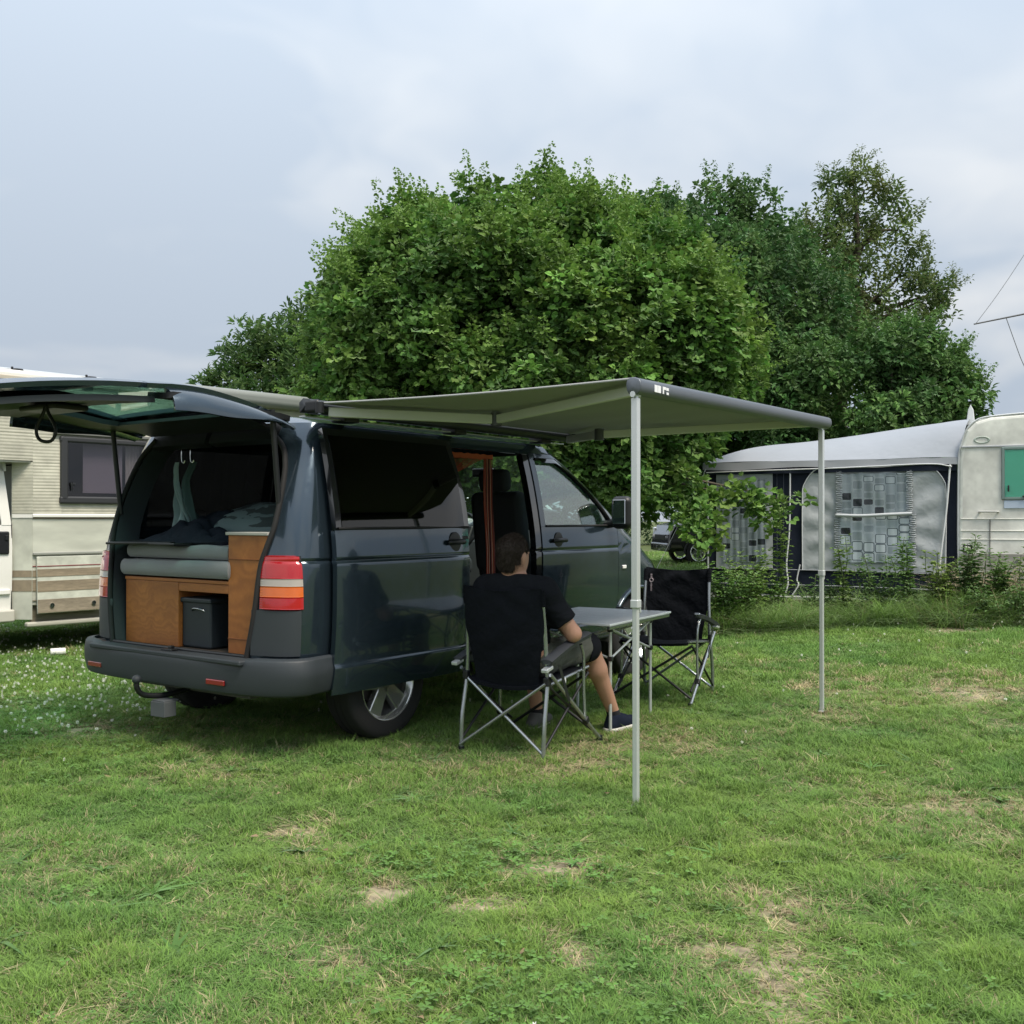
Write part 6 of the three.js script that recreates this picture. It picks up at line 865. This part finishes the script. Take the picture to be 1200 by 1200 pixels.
  const near = t.list.filter((e) => e[2] > 0.9 && e[1] > 0.9).sort((p, q) => q[2] - p[2]).slice(0, 900).filter((_, i) => i % 3 === 0).slice(0, 300);
  near.forEach((e, i) => { const m = mesh('leaf', lg, tones[i % 3], t.g); m.position.set(e[0] + rr(-0.08, 0.08), e[1] + rr(-0.05, 0.1), e[2] + rr(0.04, 0.12)); m.rotation.set(rr(-0.4, 0.5), rr(-1.4, 1.4), rr(-0.5, 0.5)); m.scale.setScalar(rr(0.75, 1.15)); });
  // trees behind, to the right of it
  makeTree({ name: 'dark_tree', label: 'dense dark green tree crowding behind the broad-leaved one', x: 4.45, d: 22, trunk: [0.2, 3.5], lobes: [...lobesOn(36, 41, [-0.2, 5.3, 0], [2.1, 2.5, 1.8], 0.6, 0.95, (p) => p[2] > -0.5), ...lobesOn(10, 42, [0, 4, 0.4], [1.6, 2, 1.2], 0.9, 1.2), [-1.5, 7.2, 0, 0.6], [-0.6, 7.4, 0, 0.55], [0.6, 7.2, 0, 0.6], [1.6, 6.9, 0, 0.6], [2.3, 6.2, 0, 0.7], [2.4, 5.0, 0.2, 0.8], [2.0, 3.8, 0.3, 0.9]], density: 10, shoots: 220, geo: geoSmall, color: [0.066, 0.15, 0.04], seed: 43 });
  const sp = [[0.2, 9.3, 0, 0.3], [-0.2, 8.8, 0, 0.45], [0.5, 8.9, 0.1, 0.35], [1.1, 8.6, 0, 0.35], [0.3, 8.1, 0.2, 0.6], [-0.6, 7.9, 0.2, 0.6], [1.4, 8.0, 0, 0.4], [-1.2, 7.2, 0.2, 0.65], [-0.3, 7.2, 0.4, 0.75], [0.6, 7.3, 0.2, 0.55], [1.5, 7.1, 0.2, 0.45], [-1.9, 6.6, 0.1, 0.6], [-1.0, 6.3, 0.5, 0.8], [0.1, 6.3, 0.4, 0.75], [1.1, 6.3, 0.3, 0.6], [1.9, 6.3, 0.1, 0.45], [2.35, 6.5, 0, 0.28], [2.2, 5.9, 0, 0.35], [-1.6, 5.6, 0.4, 0.75], [-0.6, 5.4, 0.7, 0.85], [0.5, 5.4, 0.5, 0.7], [1.5, 5.5, 0.2, 0.5], [-1.2, 4.6, 0.6, 0.8], [-0.2, 4.5, 0.6, 0.8], [-2.2, 7.4, -0.4, 0.45], [-2.6, 7.0, -0.4, 0.5], [-2.0, 7.9, -0.4, 0.3]];
  makeTree({ name: 'airy_tree', label: 'tall airy tree with drooping yellowish sprays and gaps in its crown', x: 7.8, d: 24, trunk: [0.2, 7.6], lobes: sp, limbs: 26, sparse: true, density: 7.5, shoots: 120, geo: geoFine, color: [0.1, 0.16, 0.045], seed: 53 });
  makeTree({ name: 'low_spreading_tree', label: 'low spreading dark green tree rising above the caravan roof', x: 6.85, d: 20, trunk: [0.2, 2.4], lobes: [...lobesOn(30, 61, [0, 3.3, 0], [1.75, 1.35, 1.3], 0.4, 0.65, (p) => p[2] > -0.6), ...lobesOn(8, 62, [0, 2.8, 0], [1.4, 1, 1], 0.7, 0.9), [1.75, 4.1, 0, 0.3], [1.9, 3.6, 0.1, 0.3], [2.0, 3.1, 0.2, 0.35], [-1.8, 2.4, 0.4, 0.5]], flat: 0.8, density: 13, shoots: 160, geo: geoSmall, color: [0.075, 0.17, 0.04], seed: 63 });
  makeTree({ name: 'feathery_tree', label: 'feathery mid-green tree with upswept twigs above the van tailgate', x: -6.1, d: 24, trunk: [0.18, 3.4], lobes: [[1.3, 5.9, 0, 0.5], [0.6, 5.6, 0.1, 0.6], [0.0, 5.2, 0.2, 0.65], [1.5, 5.0, 0.3, 0.8], [0.7, 4.6, 0.4, 0.8], [-0.5, 4.7, 0.2, 0.55], [-0.2, 4.0, 0.5, 0.8], [-1.0, 3.9, 0.3, 0.6], [-1.4, 3.4, 0.3, 0.55], [1.9, 4.1, 0.4, 0.9], [0.9, 3.6, 0.6, 0.9], [-0.6, 3.2, 0.5, 0.8], [2.2, 5.7, -0.3, 0.6], [2.6, 4.8, -0.2, 0.8], [0.3, 2.8, 0.6, 0.9], [1.8, 2.8, 0.6, 0.9], [3.2, 3.6, 0, 1.0], [-1.3, 2.6, 0.4, 0.7]], limbs: 12, sparse: true, density: 12, geo: geoFeather, color: [0.075, 0.155, 0.038], seed: 73 });
  for (const [x, d, h, w, seed, col, lab] of [[15.2, 34, 4.6, 1.7, 81, [0.05, 0.1, 0.03], 'small distant tree showing between the low tree and the antenna'], [17.2, 33, 4.2, 1.0, 82, [0.13, 0.085, 0.05], 'small reddish-leaved tree beyond the caravan roof'], [13.2, 36, 5.0, 2.0, 83, [0.04, 0.085, 0.026], 'dark far tree behind the caravan roof hatch']])
    makeTree({ name: 'distant_tree', label: lab, x, d, trunk: [0.12, h * 0.4], lobes: [...lobesOn(12, seed, [0, h * 0.62, 0], [w * 0.8, h * 0.28, w * 0.6], w * 0.22, w * 0.4), [0, h * 0.5, 0, w * 0.6]], limbs: 4, density: 8, geo: geoSmall, color: col, seed: seed + 100, group: 'small trees far behind the caravan' });
  // belt of trees closing off the site far behind the van
  seedRandom(90); const belt = []; for (let i = 0; i < 9; i++) belt.push([-21 + i * 5.2 + rr(-0.8, 0.8), rr(42, 48), rr(3.9, 5.2), rr(2.6, 3.2)]);
  belt.forEach(([x, d, h, w], i) => makeTree({ name: 'belt_tree', label: 'dark leafy tree in the belt closing off the far meadow', x, d, trunk: [0.15, h * 0.4], lobes: [...lobesOn(14, 300 + i, [0, h * 0.55, 0], [w * 0.8, h * 0.34, w * 0.5], w * 0.26, w * 0.42), [0, h * 0.3, 0.3, w * 0.7], [w * 0.6, h * 0.25, 0.4, w * 0.5], [-w * 0.6, h * 0.25, 0.4, w * 0.5]], limbs: 3, density: 4.5, geo: geoSmall, color: [0.032, 0.075, 0.022], seed: 400 + i, group: 'trees in the far belt' }));
}
// ---------------------------------------------------------------- plants along the foot of the tent
{
  const greens = [[0.11, 0.22, 0.04], [0.15, 0.25, 0.045], [0.09, 0.18, 0.04], [0.17, 0.25, 0.05]].map((c) => phys(L(...c), 0.92, 0, { transmission: 0.36, thickness: 0, specularIntensity: 0.6 })), stemM = std(L(0.07, 0.1, 0.03), 0.8);
  const shrub = (name, label, x, d, stems, h, spread, leaf, tone, seed, group) => {
    const g = thing(name, label, 'plant', x, d, groundY(x, d), 0, group); seedRandom(seed); const out = [];
    for (let k = 0; k < stems * (h > 1.05 ? 1 : 2); k++) {
      const a = rnd() * 6.283, lean = rr(0.1, 1) * spread, hh = h * rr(0.65, 1.05), top = [Math.cos(a) * lean, hh, Math.sin(a) * lean], bx = rr(-0.08, 0.08) * stems * 0.3, bz = rr(-0.06, 0.06);
      mesh('stem', limbGeo([bx, 0, bz], top, 0.007, 0.003, 0.04), stemM, g);
      const n = Math.round(hh * 60); for (let i = 0; i < n; i++) { const t = 0.18 + 0.82 * i / n, az = i * 2.399 + rr(-0.5, 0.5), o = V3(lerp(bx, top[0], t) + 0.0, hh * t, lerp(bz, top[2], t)), el = rr(-0.1, 0.6), dir = V3(Math.cos(az) * Math.cos(el), Math.sin(el), Math.sin(az) * Math.cos(el)), ln = leaf * rr(0.7, 1.2) * (1 - 0.35 * t * t), rows = 1 + (rnd() < 0.55 ? 2 : 0); o.addScaledVector(dir, 0.02); for (let q = 0; q < rows; q++) { const dd = dir.clone().applyAxisAngle(UP, (q - (rows - 1) / 2) * 0.7); leafTris(out, o.clone().addScaledVector(dir, rows > 1 ? 0.03 : 0), dd, UP, ln, ln * 0.62, rr(0.08, 0.2)); } }
    }
    mesh('foliage', fromTriangles(out), greens[tone], g);
  };
  const row = [[2.3, 11.2, 7, 0.76, 0.4, 0.085, 0], [2.62, 11.5, 6, 0.85, 0.35, 0.08, 1], [2.95, 11.9, 5, 0.61, 0.35, 0.075, 0], [3.15, 12.0, 2, 1.35, 0.12, 0.075, 1], [3.55, 11.7, 5, 0.51, 0.35, 0.07, 2], [3.75, 11.6, 3, 1.08, 0.16, 0.075, 1], [4.15, 11.5, 6, 0.76, 0.35, 0.07, 2], [4.5, 11.7, 4, 1.08, 0.2, 0.08, 0], [4.85, 11.5, 6, 0.76, 0.35, 0.075, 3], [5.15, 11.5, 6, 0.92, 0.35, 0.075, 2], [5.5, 11.6, 7, 0.73, 0.4, 0.075, 0], [5.85, 11.3, 8, 0.88, 0.4, 0.08, 1], [6.15, 11.2, 8, 0.98, 0.4, 0.085, 0], [6.5, 11.2, 8, 0.92, 0.4, 0.085, 1], [5.0, 10.9, 5, 0.43, 0.35, 0.07, 2], [5.4, 10.8, 5, 0.49, 0.35, 0.07, 2]];
  const shrubLabels = { 0: 'bushy green shrub just behind the empty camp chair', 1: 'yellow-green shrub before the lower corner of the patterned corner window', 2: 'small green shrub under the corner window of the tent', 4: 'short dark green shrub between the slim sapling and the far awning pole', 6: 'dark green shrub below the edge of the large grey tent panel', 8: 'yellowish shrub under the tent wall next to the large window', 9: 'dark shrub before the tent wall near its slanting edge pole', 10: 'green shrub at the foot of the slanting edge pole', 11: 'yellow-green shrub between tent and caravan among the seed-headed grass', 12: 'broad green shrub under the caravan end wall', 13: 'yellow-green shrub below the caravan window', 14: 'low dark shrub at the lawn edge beside the bare soil patch', 15: 'low dark shrub behind the bare soil patch near the caravan' };
  row.forEach(([x, d, s, h, sp, lf, tone], i) => h >= 1.05 ? shrub('upright_sapling', ['slim upright sapling in front of the dark strip between tent windows', 'leafy upright sapling just beside the far awning pole', 'upright leafy sapling below the large tent window'][[3, 5, 7].indexOf(i)], x, d, s, h, sp, lf, tone, 600 + i, 'saplings along the tent') : shrub('leafy_shrub', shrubLabels[i], x, d, s, h, sp, lf, tone, 600 + i, 'shrubs along the tent'));
  // tall unmown grass between them
  const tg = [0, 1].map((v) => { seedRandom(700 + v); const out = []; for (let k = 0; k < 9; k++) blade(out, rr(-0.05, 0.05), rr(-0.05, 0.05), rr(0.16, 0.42), rr(0.004, 0.009), rr(0.3, 1.5), rnd() * 6.283, rr(0, 0.5), 5); return fromTriangles(out); });
  const lists = [[], []]; seedRandom(710);
  for (let i = 0; i < 4200; i++) { const x = rr(1.9, 7.4), d = 11.55 + rr(-0.75, 0.75) + (x > 4.5 ? -0.15 : 0.1), k = fbm(x * 2, d * 2, 3); if (rnd() > 0.35 + k) continue; const v = rr(0.75, 1.25), dry = rnd() < 0.07; lists[i % 2].push([x, groundY(x, d) - 0.01, -d, rr(0.8, 1.3), rr(0.5, 1.25) * (0.5 + k), rnd() * 6.283, rr(0, 0.3), rnd() * 6.283, ...(dry ? [0.32 * v, 0.27 * v, 0.15 * v] : [0.15 * v, 0.26 * v, 0.055 * v])]); }
  lists.forEach((l, i) => instanced(i ? 'tall_grass_001' : 'tall_grass', tg[i], bladeM, l, 'tall unmown grass in the strip before the tent', 'grass'));
  // seed-headed grass by the caravan corner
  const sg = []; seedRandom(720); for (let k = 0; k < 5; k++) { const az = rnd() * 6.283, h = rr(0.55, 0.85); blade(sg, rr(-0.04, 0.04), rr(-0.04, 0.04), h, 0.0045, rr(0.35, 0.8), az, 0.4, 7); blade(sg, rr(-0.04, 0.04), rr(-0.04, 0.04), h * 0.98, 0.016, rr(0.45, 0.85), az, 0.5, 8); }
  const sl = []; for (let i = 0; i < 46; i++) { const x = rr(5.35, 6.1), d = rr(12.0, 12.7); sl.push([x, groundY(x, d), -d, 1, rr(0.8, 1.15), rnd() * 6.283, rr(0, 0.2), rnd() * 6.283, 0.36, 0.31, 0.2]); }
  instanced('seed_grass', fromTriangles(sg), bladeM, sl, 'pale seed-headed grass stalks by the caravan corner', 'grass');
}
renderer.render(scene, camera);
